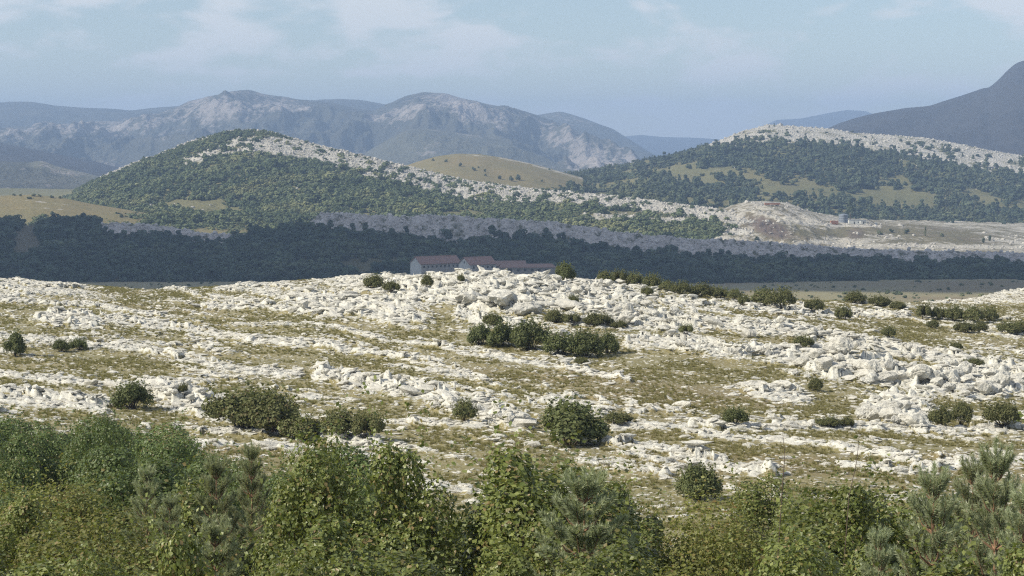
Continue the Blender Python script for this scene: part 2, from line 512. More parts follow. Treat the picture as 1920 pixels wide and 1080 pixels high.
# ------------------------------------------------------------------ hills and mountains, each at its own distance
class Hill:
    def __init__(s, crest, Dc, front, base, back=None, shape=0.5, noise=(6, 0.006, 4), seed=1, rock=None, earth=None, flute=0):
        s.crest = interp(crest)
        s.Dc = interp(Dc) if isinstance(Dc, list) else (lambda px, d=Dc: np.full(np.shape(px), float(d)))
        s.front = interp(front) if isinstance(front, list) else (lambda px, d=front: np.full(np.shape(px), float(d)))
        s.base = interp(base) if isinstance(base, list) else (lambda px, d=base: np.full(np.shape(px), float(d)))
        s.back, s.shape, s.noise, s.seed = back or 600, shape, noise, seed
        s.rock, s.earth, s.flute = rock, earth, flute
    def z(s, T, D):
        px = 960 + F * T
        Dc, fr, bs = s.Dc(px), s.front(px), s.base(px)
        zc = row_z(s.crest(px), Dc)
        h = zc - bs
        q = np.where(D < Dc, (Dc - D) / fr, (D - Dc) / s.back)
        q = np.clip(q, 0, 1.25)
        qq = np.clip(q, 0, 1)
        prof = (1 - s.shape) * (1 - qq) + s.shape * (0.5 + 0.5 * np.cos(math.pi * qq)) - np.clip(q - 1, 0, 1) * 0.6
        amp, sc_, oc = s.noise
        x = T * D
        n = fbm(x * sc_, D * sc_, oc, s.seed, 0.5) + s.flute * (ridged(x * sc_ * 1.3, D * sc_ * 0.45, oc, s.seed + 9) - 0.6)
        damp = np.clip(q * 3.0, 0.12, 1) * np.clip(h / 25.0, 0, 1)
        return bs + h * prof + amp * n * damp
    def fn(s, T, D):
        z = s.z(T, D)
        px, py = to_px(T * D, D, z)
        r = s.rock(px, py, T * D, D) if s.rock else np.zeros(T.shape)
        e = s.earth(px, py, T * D, D) if s.earth else np.zeros(T.shape)
        return z, r, e
    def build(s, name, px0, px1, D0, D1, ni, nj, mat):
        s.D0, s.D1 = D0, D1
        return sheet(name, np.linspace((px0 - 960) / F, (px1 - 960) / F, ni), np.linspace(D0, D1, nj), s.fn, mat)
    def locate(s, px, py):               # where the line of sight at (px, py) meets the slope
        D = np.linspace(s.D0, s.D1, 1500)
        t = col_t(px, py)
        z = s.z(np.full(D.shape, t), D)
        _, yy = to_px(t * D, D, z)
        k = np.nonzero(yy <= py)[0]
        i = k[0] if len(k) else int(np.argmin(yy))
        return Vector((t * D[i], D[i], z[i]))

def ground_locate(px, py):
    D = np.linspace(66, 330, 2400)
    t = np.full(D.shape, col_t(px, py))
    z = ground_fields(t, D)[0]
    _, yy = to_px(t * D, D, z)
    k = np.nonzero(yy <= py)[0]
    i = k[0] if len(k) else int(np.argmin(yy))
    return Vector((t[i] * D[i], D[i], z[i]))

# farthest blue range
far_range = Hill([(1000, 330), (1120, 300), (1170, 256), (1200, 253), (1240, 257), (1300, 258), (1360, 262), (1420, 240), (1455, 224), (1500, 222), (1550, 212), (1585, 206), (1620, 208), (1700, 240), (1800, 270)],
                 11500, 1800, -60, 1000, noise=(26, 0.002, 5), seed=5)
far_range.build('far_mountain', 950, 1850, 9500, 12600, 320, 90, M['dark_mountain'])
# dark wooded ridge far left
def rk_back(px, py, x, D): return 0.36 * sstep(-0.1, 0.6, fbm(x * 0.0016, D * 0.0009, 5, 91, 0.6))
back_left = Hill([(-200, 185), (0, 191), (60, 190), (110, 197), (180, 202), (250, 206), (310, 200), (380, 196), (500, 205), (600, 186), (640, 184), (680, 187), (720, 194), (780, 205), (900, 240), (1010, 215), (1050, 209), (1100, 224), (1150, 243), (1190, 268), (1240, 300)],
                 7800, 1500, -60, 1000, noise=(40, 0.0024, 5), seed=15, rock=rk_back, flute=0.8)
back_left.build('wooded_mountain', -250, 1300, 6200, 8900, 620, 120, M['mountain'])
# main pale mountain range
def rk_main(px, py, x, D):
    n = fbm(x * 0.0028, D * 0.0012, 5, 101, 0.62)
    streak = ridged(x * 0.004, D * 0.0013, 4, 102)
    a = 0.10 + 0.30 * np.clip(line(px, py, [(0, 245), (130, 240), (230, 238), (320, 222), (420, 190)], 22), 0, 1)
    a += 0.22 * blob(px, py, 470, 190, 90, 30, 0) + 0.42 * line(px, py, [(700, 225), (760, 200), (830, 185), (880, 205)], 13)
    a += 0.30 * line(px, py, [(880, 210), (980, 235), (1060, 260), (1130, 300)], 26) + 0.25 * blob(px, py, 560, 205, 100, 12, 5)
    a += 0.35 * line(px, py, [(1060, 300), (1130, 305), (1190, 300)], 8)
    a -= 0.25 * blob(px, py, 640, 240, 120, 25, 0) + 0.22 * blob(px, py, 330, 275, 120, 22, 0) + 0.2 * line(px, py, [(700, 260), (800, 230), (950, 270), (1050, 300)], 16)
    return np.clip(a + 0.08 + 0.42 * n + 0.45 * (streak - 0.5) + 0.3 * fbm(x * 0.012, D * 0.006, 3, 105), 0, 0.95)
main_range = Hill([(-250, 250), (-60, 240), (0, 240), (70, 235), (130, 229), (200, 229), (250, 224), (290, 212), (330, 200), (360, 189), (400, 179), (440, 171), (468, 169), (510, 178), (560, 183), (610, 189), (660, 200), (700, 207), (725, 196), (755, 184), (795, 174), (830, 177), (870, 187), (920, 196), (970, 203), (1010, 216), (1060, 236), (1110, 258), (1160, 282), (1200, 300), (1260, 320)],
                  6400, 1700, -62, 900, shape=0.35, noise=(46, 0.0026, 6), seed=25, rock=rk_main, flute=2.4)
main_range.build('mountain', -250, 1330, 4600, 7400, 900, 260, M['mountain'])
# greener foothill in front of it
def rk_foot(px, py, x, D): return 0.33 * sstep(-0.1, 0.7, fbm(x * 0.006, D * 0.004, 4, 111)) + 0.25 * blob(px, py, 850, 248, 100, 7, 6)
foothill = Hill([(560, 330), (680, 290), (740, 255), (765, 243), (800, 240), (850, 246), (900, 254), (950, 268), (1000, 288), (1060, 312), (1150, 340)],
                5000, 800, -60, 600, noise=(24, 0.0045, 5), seed=35, rock=rk_foot, earth=lambda px, py, x, D: np.full(px.shape, 0.6), flute=0.8)
foothill.build('foothill', 500, 1200, 4100, 5700, 380, 110, M['mountain'])
left_foot = Hill([(-250, 255), (-60, 264), (0, 268), (60, 279), (120, 291), (180, 302), (240, 318), (320, 345), (450, 370)],
                 4300, 800, -70, 600, noise=(14, 0.005, 5), seed=45)
left_foot.build('dark_foothill', -250, 500, 3400, 5000, 300, 110, M['dark_mountain'])
def rk_pale(px, py, x, D):
    return 0.16 * sstep(-0.2, 0.6, fbm(x * 0.01, D * 0.005, 4, 121)) + 0.40 * line(px, py, [(80, 304), (100, 318), (150, 326), (175, 328)], 8) + 0.35 * blob(px, py, 90, 352, 14, 14, 0) + 0.3 * blob(px, py, 20, 360, 40, 6, 0)
def er_pale(px, py, x, D): return np.clip(line(px, py, [(70, 305), (110, 312), (190, 330)], 12) * 1.2, 0, 1)
pale_foot = Hill([(-250, 290), (0, 301), (55, 304), (82, 302), (110, 312), (170, 326), (230, 345), (300, 372)],
                 3300, 700, -78, 500, noise=(12, 0.007, 5), seed=55, rock=rk_pale, earth=er_pale)
pale_foot.build('pale_foothill', -250, 400, 2550, 3900, 300, 130, M['mountain'])
# dark mountain on the right
right_mtn = Hill([(1380, 330), (1480, 262), (1540, 244), (1570, 231), (1600, 222), (1640, 212), (1690, 203), (1740, 197), (1780, 184), (1820, 171), (1838, 164), (1850, 163), (1866, 150), (1885, 130), (1900, 118), (1915, 113), (1960, 104), (2060, 84), (2300, 70)],
                 4600, 1500, -80, 1200, shape=0.3, noise=(22, 0.004, 6), seed=65, flute=1.2)
right_mtn.build('dark_mountain', 1330, 2300, 3000, 6000, 520, 200, M['dark_mountain'])

# wooded hill on the right
def rh_rock(px, py, x, D):
    top = rh.crest(px)
    d = py - top
    band = interp([(1300, 4), (1380, 22), (1450, 38), (1540, 30), (1650, 30), (1750, 42), (1850, 44), (1930, 34), (2100, 34)])(px)
    a = sstep(band + 8, band - 6, d) * sstep(1300, 1360, px)
    return np.clip(a * (0.62 + 0.45 * fbm(x * 0.03, D * 0.012, 4, 131)) + 0.22 * sstep(0.1, 0.6, fbm(x * 0.02, D * 0.01, 3, 132)), 0, 1)
rh = Hill([(900, 392), (1000, 365), (1060, 328), (1110, 320), (1160, 310), (1200, 302), (1250, 293), (1300, 280), (1350, 262), (1390, 246), (1440, 233), (1480, 236), (1550, 241), (1600, 249), (1700, 256), (1730, 258), (1790, 268), (1850, 281), (1920, 293), (2100, 330)],
          2700, 850, [(1000, -58), (1300, -60), (1600, -78), (1920, -92)], 700, shape=0.35, noise=(9, 0.006, 5), seed=75, rock=rh_rock)
rh.build('wooded_hill', 880, 2150, 1800, 3300, 620, 320, M['hill'])
# small grassy hill in the middle
def yh_rock(px, py, x, D):
    d = py - yh.crest(px)
    return 0.75 * sstep(9, 1, d) * sstep(800, 880, px) * (0.6 + 0.6 * fbm(x * 0.05, D * 0.02, 3, 141)) + 0.12 * sstep(0.2, 0.7, fbm(x * 0.02, D * 0.01, 3, 142))
yh = Hill([(650, 350), (740, 318), (780, 304), (820, 293), (860, 288), (900, 289), (945, 296), (1000, 308), (1050, 322), (1110, 339), (1180, 352), (1250, 364), (1330, 376), (1400, 386), (1500, 400)],
          2350, 520, -66, 500, shape=0.5, noise=(5, 0.008, 4), seed=85, rock=yh_rock)
yh.build('grassy_hill', 640, 1520, 1760, 2900, 420, 200, M['pasture'])
# the large rocky hill on the left
lh_up = interp([(100, 0), (335, 0), (345, 26), (400, 24), (440, 14), (500, 8), (560, 2), (600, 0), (1400, 0)])
lh_lo = interp([(100, 0), (330, 2), (345, 42), (420, 47), (500, 47), (560, 36), (600, 34), (640, 36), (700, 38), (760, 34), (830, 40), (900, 36), (1000, 26), (1100, 20), (1250, 22), (1400, 22)])
def lh_rock(px, py, x, D):
    d = py - lh.crest(px)
    a = sstep(lh_up(px) - 2, lh_up(px) + 4, d) * sstep(lh_lo(px) + 5, lh_lo(px) - 4, d) * sstep(335, 350, px)
    a = a * (0.72 + 0.5 * fbm(x * 0.035, D * 0.012, 4, 151))
    a = np.maximum(a, sstep(3.5, 0.5, d) * 0.8 * sstep(150, 260, px))
    a = np.maximum(a, 0.75 * line(px, py, [(1100, 402), (1180, 408), (1290, 410), (1400, 408)], 10) * (0.7 + fbm(x * 0.04, D * 0.02, 3, 152)))
    a = np.maximum(a, 0.85 * sstep(1340, 1380, px) * sstep(380, 400, py))
    return np.clip(a + 0.16 * sstep(0.1, 0.6, fbm(x * 0.02, D * 0.01, 3, 153)), 0, 1)
lh = Hill([(-50, 420), (60, 402), (125, 372), (150, 354), (200, 329), (250, 307), (300, 289), (350, 268), (385, 258), (410, 250), (440, 244), (475, 243), (505, 247), (540, 256), (600, 272), (660, 286), (710, 299), (760, 311), (820, 326), (870, 338), (950, 349), (1050, 359), (1150, 369), (1250, 380), (1330, 391), (1390, 400), (1430, 412), (1500, 440)],
          [(100, 2050), (500, 2050), (870, 1900), (1150, 1740), (1420, 1560)], [(100, 520), (500, 520), (900, 470), (1150, 380), (1420, 230)],
          [(100, -60), (600, -60), (1000, -66), (1400, -76)], 450, shape=0.4, noise=(6, 0.009, 5), seed=95, rock=lh_rock, flute=0.7)
lh.build('rocky_hill', -60, 1520, 1250, 2550, 860, 420, M['hill'])
# pasture rise far left
def ps_rock(px, py, x, D): return 0.5 * sstep(0.25, 0.7, gn(x * 0.01, D * 0.09, 161)) * sstep(-0.3, 0.3, gn(x * 0.02, D * 0.02, 162))
ps = Hill([(-250, 366), (0, 367), (60, 365), (120, 371), (170, 382), (230, 392), (290, 402), (350, 411), (430, 418), (520, 428), (620, 450)],
          1520, 170, -68, 200, shape=0.4, noise=(2.2, 0.012, 4), seed=105, rock=ps_rock)
ps.build('pasture_rise', -250, 640, 1300, 1760, 380, 120, M['pasture'])
# quarry bench on the right
def q_rock(px, py, x, D):
    a = 0.55 + 0.35 * fbm(x * 0.03, D * 0.03, 4, 171)
    a = a - 0.5 * blob(px, py, 1760, 440, 110, 14, 5) - 0.45 * blob(px, py, 1560, 436, 60, 10, 0) - 0.5 * sstep(1395, 1370, px) * sstep(386, 382, py)
    a = np.maximum(a, 1.0 * line(px, py, [(1850, 446), (1890, 452), (1935, 460)], 3.5))
    a = np.maximum(a, 0.95 * line(px, py, [(1385, 392), (1440, 402), (1500, 417), (1560, 423), (1650, 424)], 2.6))
    a = np.maximum(a, 0.8 * line(px, py, [(1520, 452), (1640, 460), (1750, 462), (1930, 464)], 6))
    return np.clip(a, 0, 1) * (1 - 0.95 * q_pit(px, py))
def q_pit(px, py):
    return np.clip(blob(px, py, 1445, 428, 44, 17, 22, 4) + 0.7 * blob(px, py, 1605, 438, 16, 10, 0, 3), 0, 1)
def q_earth(px, py, x, D): return np.clip(q_pit(px, py) * 1.1 + 0.3 * sstep(0, 0.6, fbm(x * 0.02, D * 0.02, 3, 172)), 0, 1)
qb = Hill([(1180, 470), (1260, 430), (1320, 403), (1370, 386), (1400, 379), (1440, 376), (1480, 381), (1510, 393), (1540, 402), (1580, 412), (1640, 417), (1740, 424), (1850, 434), (1920, 442), (2150, 465)],
          1650, [(1300, 300), (1600, 340), (2000, 340)], [(1200, -78), (1500, -76), (1920, -80)], 300, shape=0.2, noise=(7, 0.022, 5), seed=115, rock=q_rock, earth=q_earth, flute=0.9)
qb.build('quarry_bench', 1180, 2150, 1290, 1950, 520, 240, M['quarry'])
# cliff-topped wooded escarpment across the valley
cl_top = interp([(-250, 415), (0, 422), (100, 424), (200, 420), (260, 420), (340, 430), (420, 442), (500, 442), (560, 430), (605, 404), (640, 400), (700, 404), (760, 408), (800, 405), (850, 406), (900, 412), (950, 413), (1000, 416), (1050, 419), (1110, 428), (1150, 436), (1200, 441), (1300, 449), (1400, 453), (1500, 460), (1600, 468), (1700, 471), (1800, 473), (1920, 477), (2150, 485)])
cl_bot = interp([(-250, 416), (100, 425), (180, 422), (210, 432), (300, 434), (340, 438), (380, 447), (430, 447), (500, 444), (560, 432), (605, 414), (650, 424), (700, 431), (740, 428), (800, 438), (870, 450), (920, 440), (980, 440), (1050, 444), (1120, 458), (1180, 470), (1280, 472), (1400, 478), (1500, 480), (1600, 482), (1700, 490), (1800, 487), (1920, 492), (2150, 500)])
class Escarpment(Hill):
    def __init__(s): pass
    def z(s, T, D):
        px = 960 + F * T
        x = T * D
        n = fbm(x * 0.03, D * 0.03, 4, 181)
        wob = 9 * fbm(x * 0.02, D * 0.0 + 3.3, 4, 182)
        Df = 1262 + wob
        zb = row_z(cl_bot(px) + 11 * sstep(2, 8, cl_bot(px) - cl_top(px)), Df)
        zt = row_z(cl_top(px), Df + 16)
        z0 = row_z(537, 1035)
        q = np.clip((D - 1035) / (Df - 1035), -0.15, 1)
        z = z0 + (zb - z0) * q + 3.0 * fbm(x * 0.012, D * 0.012, 3, 183) * np.clip(q, 0, 1) * (1 - np.clip(q, 0, 1)) * 4
        c = np.clip((D - Df) / 16, 0, 1)
        rough = ridged(x * 0.10, D * 0.03, 4, 184) - 0.55
        rough2 = ridged(x * 0.035, D * 0.02, 3, 185) - 0.5
        z = z + (zt - zb) * c + (4.0 * rough + 3.2 * rough2) * np.clip(c * 4, 0, 1) * sstep(0.0, 5, zt - zb) * np.where(D > Df + 16, 0.35, 1.0)
        back = np.clip((D - Df - 16) / 180, 0, 1)
        return z - back * (14 + 6 * n) + 0.5 * n
def cf_rock(px, py, x, D):
    top, bot = cl_top(px), cl_bot(px)
    m = sstep(bot + 18, bot + 11, py) * sstep(2.0, 6.0, bot - top)
    m = m * sstep(1335, 1298, D)
    return np.clip(m * (0.66 + 0.35 * fbm(x * 0.12, D * 0.1, 4, 191)), 0, 1)
def cf_earth(px, py, x, D): return np.clip(0.5 * blob(px, py, 45, 450, 42, 46, 30, 4) + 0.6 * sstep(1300, 1320, D), 0, 1)
cf = Escarpment()
cf.rock, cf.earth = cf_rock, cf_earth
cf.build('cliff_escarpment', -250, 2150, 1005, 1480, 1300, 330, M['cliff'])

# ------------------------------------------------------------------ scatter through instancing (only for what nobody could count)
def hidden_col(name, objs):
    c = bpy.data.collections.new(name)
    for o in objs: c.objects.link(o)
    return c

def scatter(name, pts, rot, scl, var, coll, label, cat):
    """one stuff object whose points carry copies of the shapes in coll"""
    me = bpy.data.meshes.new(name)
    me.vertices.add(len(pts))
    me.vertices.foreach_set('co', np.asarray(pts, np.float32).ravel())
    for nm, ty, vals in (('rot', 'FLOAT_VECTOR', rot), ('scl', 'FLOAT_VECTOR', scl)):
        a = me.attributes.new(nm, ty, 'POINT')
        a.data.foreach_set('vector', np.asarray(vals, np.float32).ravel())
    a = me.attributes.new('var', 'INT', 'POINT')
    a.data.foreach_set('value', np.asarray(var, np.int32))
    o = obj(name, me)
    tag(o, label, cat, kind='stuff')
    ng = bpy.data.node_groups.new(name, 'GeometryNodeTree')
    ng.interface.new_socket('Geometry', in_out='INPUT', socket_type='NodeSocketGeometry')
    ng.interface.new_socket('Geometry', in_out='OUTPUT', socket_type='NodeSocketGeometry')
    N, L = ng.nodes, ng.links
    gi, go = N.new('NodeGroupInput'), N.new('NodeGroupOutput')
    ip = N.new('GeometryNodeInstanceOnPoints')
    ci = N.new('GeometryNodeCollectionInfo')
    ci.inputs['Collection'].default_value = coll
    ci.inputs['Separate Children'].default_value = True
    ci.inputs['Reset Children'].default_value = True
    def na(n, t):
        x = N.new('GeometryNodeInputNamedAttribute')
        x.data_type = t
        x.inputs['Name'].default_value = n
        return [s for s in x.outputs if s.enabled and s.name == 'Attribute'][0]
    ip.inputs['Pick Instance'].default_value = True
    L.new(gi.outputs[0], ip.inputs['Points'])
    L.new(ci.outputs[0], ip.inputs['Instance'])
    L.new(na('var', 'INT'), ip.inputs['Instance Index'])
    L.new(na('rot', 'FLOAT_VECTOR'), ip.inputs['Rotation'])
    L.new(na('scl', 'FLOAT_VECTOR'), ip.inputs['Scale'])
    L.new(ip.outputs[0], go.inputs[0])
    md = o.modifiers.new('scatter', 'NODES')
    md.node_group = ng
    return o

# ------------------------------------------------------------------ limestone
def ico(sub):
    import bmesh
    bm = bmesh.new()
    bmesh.ops.create_icosphere(bm, subdivisions=sub, radius=1)
    V = np.array([v.co[:] for v in bm.verts])
    Fc = np.array([[v.index for v in f.verts] for f in bm.faces])
    bm.free()
    return V, Fc

def rock_shape(seed, sub=3, grooves=0.10):
    r = np.random.default_rng(seed)
    V, Fc = ico(sub)
    # cut by random planes: a block with worn edges
    rad = np.full(len(V), 9.0)
    for k in range(13):
        n = r.normal(size=3)
        n[2] *= 0.8
        n /= np.linalg.norm(n)
        d = 0.62 + 0.33 * r.random()
        c = V @ n
        rad = np.where(c > 0.05, np.minimum(rad, d / np.clip(c, 0.05, 1)), rad)
    rad = np.minimum(rad, 1.15)
    P = V * rad[:, None]
    n = fbm(P[:, 0] * 1.6 + seed * 3.1 + P[:, 2] * 0.7, P[:, 1] * 1.6 + P[:, 2] * 0.9, 3, seed)
    g = ridged(P[:, 0] * 2.2 + seed, P[:, 1] * 2.2 + P[:, 2] * 0.3, 2, seed + 5) - 0.6
    P = P * (1 + 0.16 * n + grooves * g)[:, None]
    return P * np.array([1.0, 0.8, 0.72]), Fc

stone_protos = []
for k in range(8):
    V, Fc = rock_shape(k + 1, 2, 0.14)
    stone_protos.append(bpy.data.objects.new('stone', raw_mesh('stone', V, Fc, M['limestone'], False)))
stone_col = hidden_col('stones', stone_protos)

NC = 1100000
tt = rng.uniform(-0.32, 0.32, NC)
DD = np.sqrt(rng.uniform(64 ** 2, 330 ** 2, NC))
zz, dens, ppx, ppy, size, bed = ground_fields(tt, DD)
keep = rng.random(NC) < np.clip(dens ** 1.5 * 0.06 + 0.28 * bed + 0.055, 0, 1) * (1 - 0.62 * np.clip(size, 0, 1.3))
keep &= (ppx > -120) & (ppx < 2040)
tt, DD, zz, size, dens = tt[keep], DD[keep], zz[keep], size[keep], dens[keep]
n = len(tt)
S = np.exp(rng.normal(-2.2, 0.42, n)) * (0.65 + 1.0 * size)
S = np.clip(S * np.where((dens < 0.25), 0.72, 1.0), 0.045, 0.75)
scl = np.stack([S * rng.uniform(1.0, 2.3, n), S * rng.uniform(0.7, 1.2, n), S * rng.uniform(0.45, 0.85, n)], 1)
rot = np.stack([rng.normal(0, 0.15, n), rng.normal(0, 0.15, n), R(-25) + rng.normal(0, 0.45, n)], 1)
pts = np.stack([tt * DD, DD, zz + S * 0.06], 1)
scatter('limestone_rubble', pts, rot, scl, rng.integers(0, 8, n), stone_col, 'pale broken limestone strewn in bands over the stony hill', 'rubble')
print('rubble', n)

# dry grass tufts on the turf
tuft_objs = []
G0 = leaf_mat('dry_grass_blades', (0.250, 0.235, 0.105), (0.390, 0.340, 0.180), None, 0.35, 0.7, 0.1)
for k in range(4):
    nb = 46
    r = np.random.default_rng(60 + k)
    a = r.uniform(0, 6.28, nb)
    root = np.stack([np.cos(a) * 0.35 * r.random(nb), np.sin(a) * 0.35 * r.random(nb), 0 * a - 0.1], 1)
    tip = root * 2.4 + np.stack([r.normal(0, 0.15, nb), r.normal(0, 0.15, nb), r.uniform(0.5, 1.1, nb)], 1)
    sd = np.stack([-np.sin(a), np.cos(a), 0 * a], 1) * 0.05
    V = np.stack([root - sd, root + sd, tip], 1).reshape(-1, 3)
    kk3 = np.arange(nb) * 3
    tuft_objs.append(bpy.data.objects.new('grass_tuft', raw_mesh('grass_tuft', V, np.stack([kk3, kk3 + 1, kk3 + 2], 1), G0)))
NT = 150000
tt = rng.uniform(-0.31, 0.31, NT)
DD = np.sqrt(rng.uniform(62 ** 2, 230 ** 2, NT))
zz, dens, ppx, ppy, size, bed = ground_fields(tt, DD)
keep = rng.random(NT) < np.clip(1.0 - 1.3 * dens, 0.04, 1) * sstep(-0.4, 0.3, fbm(tt * DD * 0.15, DD * 0.15, 3, 88))
tt, DD, zz = tt[keep], DD[keep], zz[keep]
n = len(tt)
S = rng.uniform(0.10, 0.26, n)
scatter('dry_grass', np.stack([tt * DD, DD, zz], 1), np.stack([0 * S, 0 * S, rng.uniform(0, 6.28, n)], 1), np.stack([S * 1.3, S * 1.3, S], 1),
        rng.integers(0, 4, n), hidden_col('grass_tufts', tuft_objs), 'dry olive grass tufts growing between the limestone bands', 'grass')
print('grass', n)

boulder_me = []
for k in range(7):
    V, Fc = rock_shape(40 + k, 4, 0.20)
    V = V + 0.03 * np.stack([fbm(V[:, 0] * 6, V[:, 1] * 6 + V[:, 2] * 4, 3, 300 + k)] * 3, 1)
    boulder_me.append(raw_mesh('boulder', V, Fc, M['limestone'], False))

def boulder(px, py, sx, sz, label, group=None, k=0, rz=None, sy=None):
    p = ground_locate(px, py)
    o = obj('boulder', boulder_me[k % 7])
    m = p.y / F
    o.scale = (sx * m / 2, (sy or sx * 0.8) * m / 2, sz * m / 2)
    o.rotation_euler = (random.uniform(-0.15, 0.15), random.uniform(-0.15, 0.15), random.uniform(-0.5, 0.5) if rz is None else rz)
    o.location = p + Vector((0, 0, sz * m * 0.22))
    tag(o, label, 'boulder', group)
    return o

for i, (px, py, w, h, lab) in enumerate([
    (882, 566, 62, 34, 'broad smooth white slab at the left end of the dark cleft below the crest'),
    (940, 572, 62, 38, 'tilted white slab of limestone in the middle above the dark cleft'),
    (990, 586, 52, 40, 'white limestone block with grey shaded face right of the cleft'),
    (1062, 578, 60, 26, 'long pale slab right of the cleft just under the small round bush'),
    (1092, 608, 64, 28, 'white slab right of the cleft among the upper bushes'),
    (1172, 606, 34, 34, 'upright square block casting a dark shadow right of the bush row'),
    (1052, 629, 44, 18, 'low white boulder lying directly behind the dark bush thicket'),
    (1404, 632, 34, 28, 'rounded grey sided boulder at the end of the long ledge'),
    (1515, 645, 44, 26, 'rounded grey sided boulder on the ledge above the first crag'),
    (499, 690, 16, 14, 'single bright egg shaped stone on the left turf slope'),
    (1398, 838, 18, 10, 'small lone white stone on the brown turf near the shrubs'),
    (1568, 868, 12, 8, 'tiny lone white stone on the brown turf right of centre'),
    (1645, 790, 50, 40, 'pale steep crag at the left end of the lower right outcrop'),
    (1715, 795, 60, 30, 'white jumbled crag at the right end of the lower right outcrop'),
]):
    boulder(px, py, w, h, lab, None, i)

cnt = 0
zones = [(RIDGES[0][0], 10, 58, 'the long ledge running right across the slope'), (RIDGES[1][0], 9, 30, 'the short second ledge below the long one'),
         (RIDGES[5][0], 11, 44, 'the slanting ledge in the lower middle'), (RIDGES[6][0], 14, 26, 'the knobbly outcrop on the lower left')]
for pts_, w, num, where in zones:
    P = np.array(pts_, float)
    for i in range(num):
        f = random.random() * (len(P) - 1)
        j = int(f); a = f - j
        q = P[j] * (1 - a) + P[j + 1] * a
        s = random.uniform(10, 22)
        boulder(q[0], q[1] + random.uniform(-w, w), s, s * random.uniform(0.6, 1.0), 'worn white limestone boulder in ' + where, 'boulders of ' + where, random.randrange(7))
        cnt += 1
crag_names = {4: 'the crag left of the three on the right edge', 5: 'the middle crag of the three on the right edge', 6: 'the long cliff at the right edge', 7: 'the outcrop low on the right', 0: 'the bright crest of the hill', 1: 'the stony shoulder right of the crest', 2: 'the boulder patch left of the crest'}
for ci, num in ((4, 14), (5, 14), (6, 26), (7, 10), (0, 40), (1, 14), (2, 12)):
    cx, cy, rx, ry, ro, sz = CRAGS[ci]
    for i in range(num):
        a, r_ = random.uniform(0, 6.28), math.sqrt(random.random())
        x, y = cx + rx * r_ * math.cos(a) * 0.95, cy + ry * r_ * math.sin(a) * 0.85
        s = random.uniform(12, 26) * (1.75 if ci in (4, 5, 6, 7) else 0.95)
        boulder(x, y, s, s * random.uniform(0.55, 0.9), 'pitted limestone block in ' + crag_names[ci], 'blocks of ' + crag_names[ci], random.randrange(7))
        cnt += 1
print('boulders', cnt)

# ------------------------------------------------------------------ foliage shapes
def frames(n):
    """two unit vectors spanning the plane with normal n"""
    r = rng.normal(size=n.shape)
    a = np.cross(n, r)
    a /= np.linalg.norm(a, axis=1)[:, None] + 1e-9
    return a, np.cross(n, a)

def leaves_mesh(name, C, Nn, s, mat, aspect=0.75, fold=0.0, zr=1.0):
    Nn = Nn / (np.linalg.norm(Nn, axis=1)[:, None] + 1e-9)
    a, b = frames(Nn)
    s = np.asarray(s)[:, None]
    w = s * aspect
    n = len(C)
    V = np.stack([C - a * s * 0.5, C - a * s * 0.12 + b * w * 0.5 + Nn * s * fold, C + a * s * 0.5, C - a * s * 0.12 - b * w * 0.5 + Nn * s * fold], 1)
    V = C[:, None, :] + (V - C[:, None, :]) * np.array([1, 1, 1 / zr])     # plants are stretched in z when placed: keep their leaves round
    V = V.reshape(-1, 3)
    k = np.arange(n) * 4
    Fq = np.stack([k, k + 1, k + 2, k + 3], 1)
    return raw_mesh(name, V, Fq, mat, False)

def tube(p, q, r0, r1, k=5):
    p, q = np.array(p, float), np.array(q, float)
    d = q - p
    d /= np.linalg.norm(d) + 1e-9
    a = np.cross(d, [0.3, 0.9, 0.2]); a /= np.linalg.norm(a)
    b = np.cross(d, a)
    th = np.arange(k) * 2 * math.pi / k
    ring = np.cos(th)[:, None] * a + np.sin(th)[:, None] * b
    V = np.concatenate([p + ring * r0, q + ring * r1])
    i = np.arange(k)
    return V, np.stack([i, (i + 1) % k, (i + 1) % k + k, i + k], 1)

def tubes_mesh(name, segs, mat, k=5):
    Vs, Fs, o = [], [], 0
    for s in segs:
        V, f = tube(*s, k=k)
        Vs.append(V); Fs.append(f + o); o += len(V)
    return raw_mesh(name, np.concatenate(Vs), np.concatenate(Fs), mat, True)

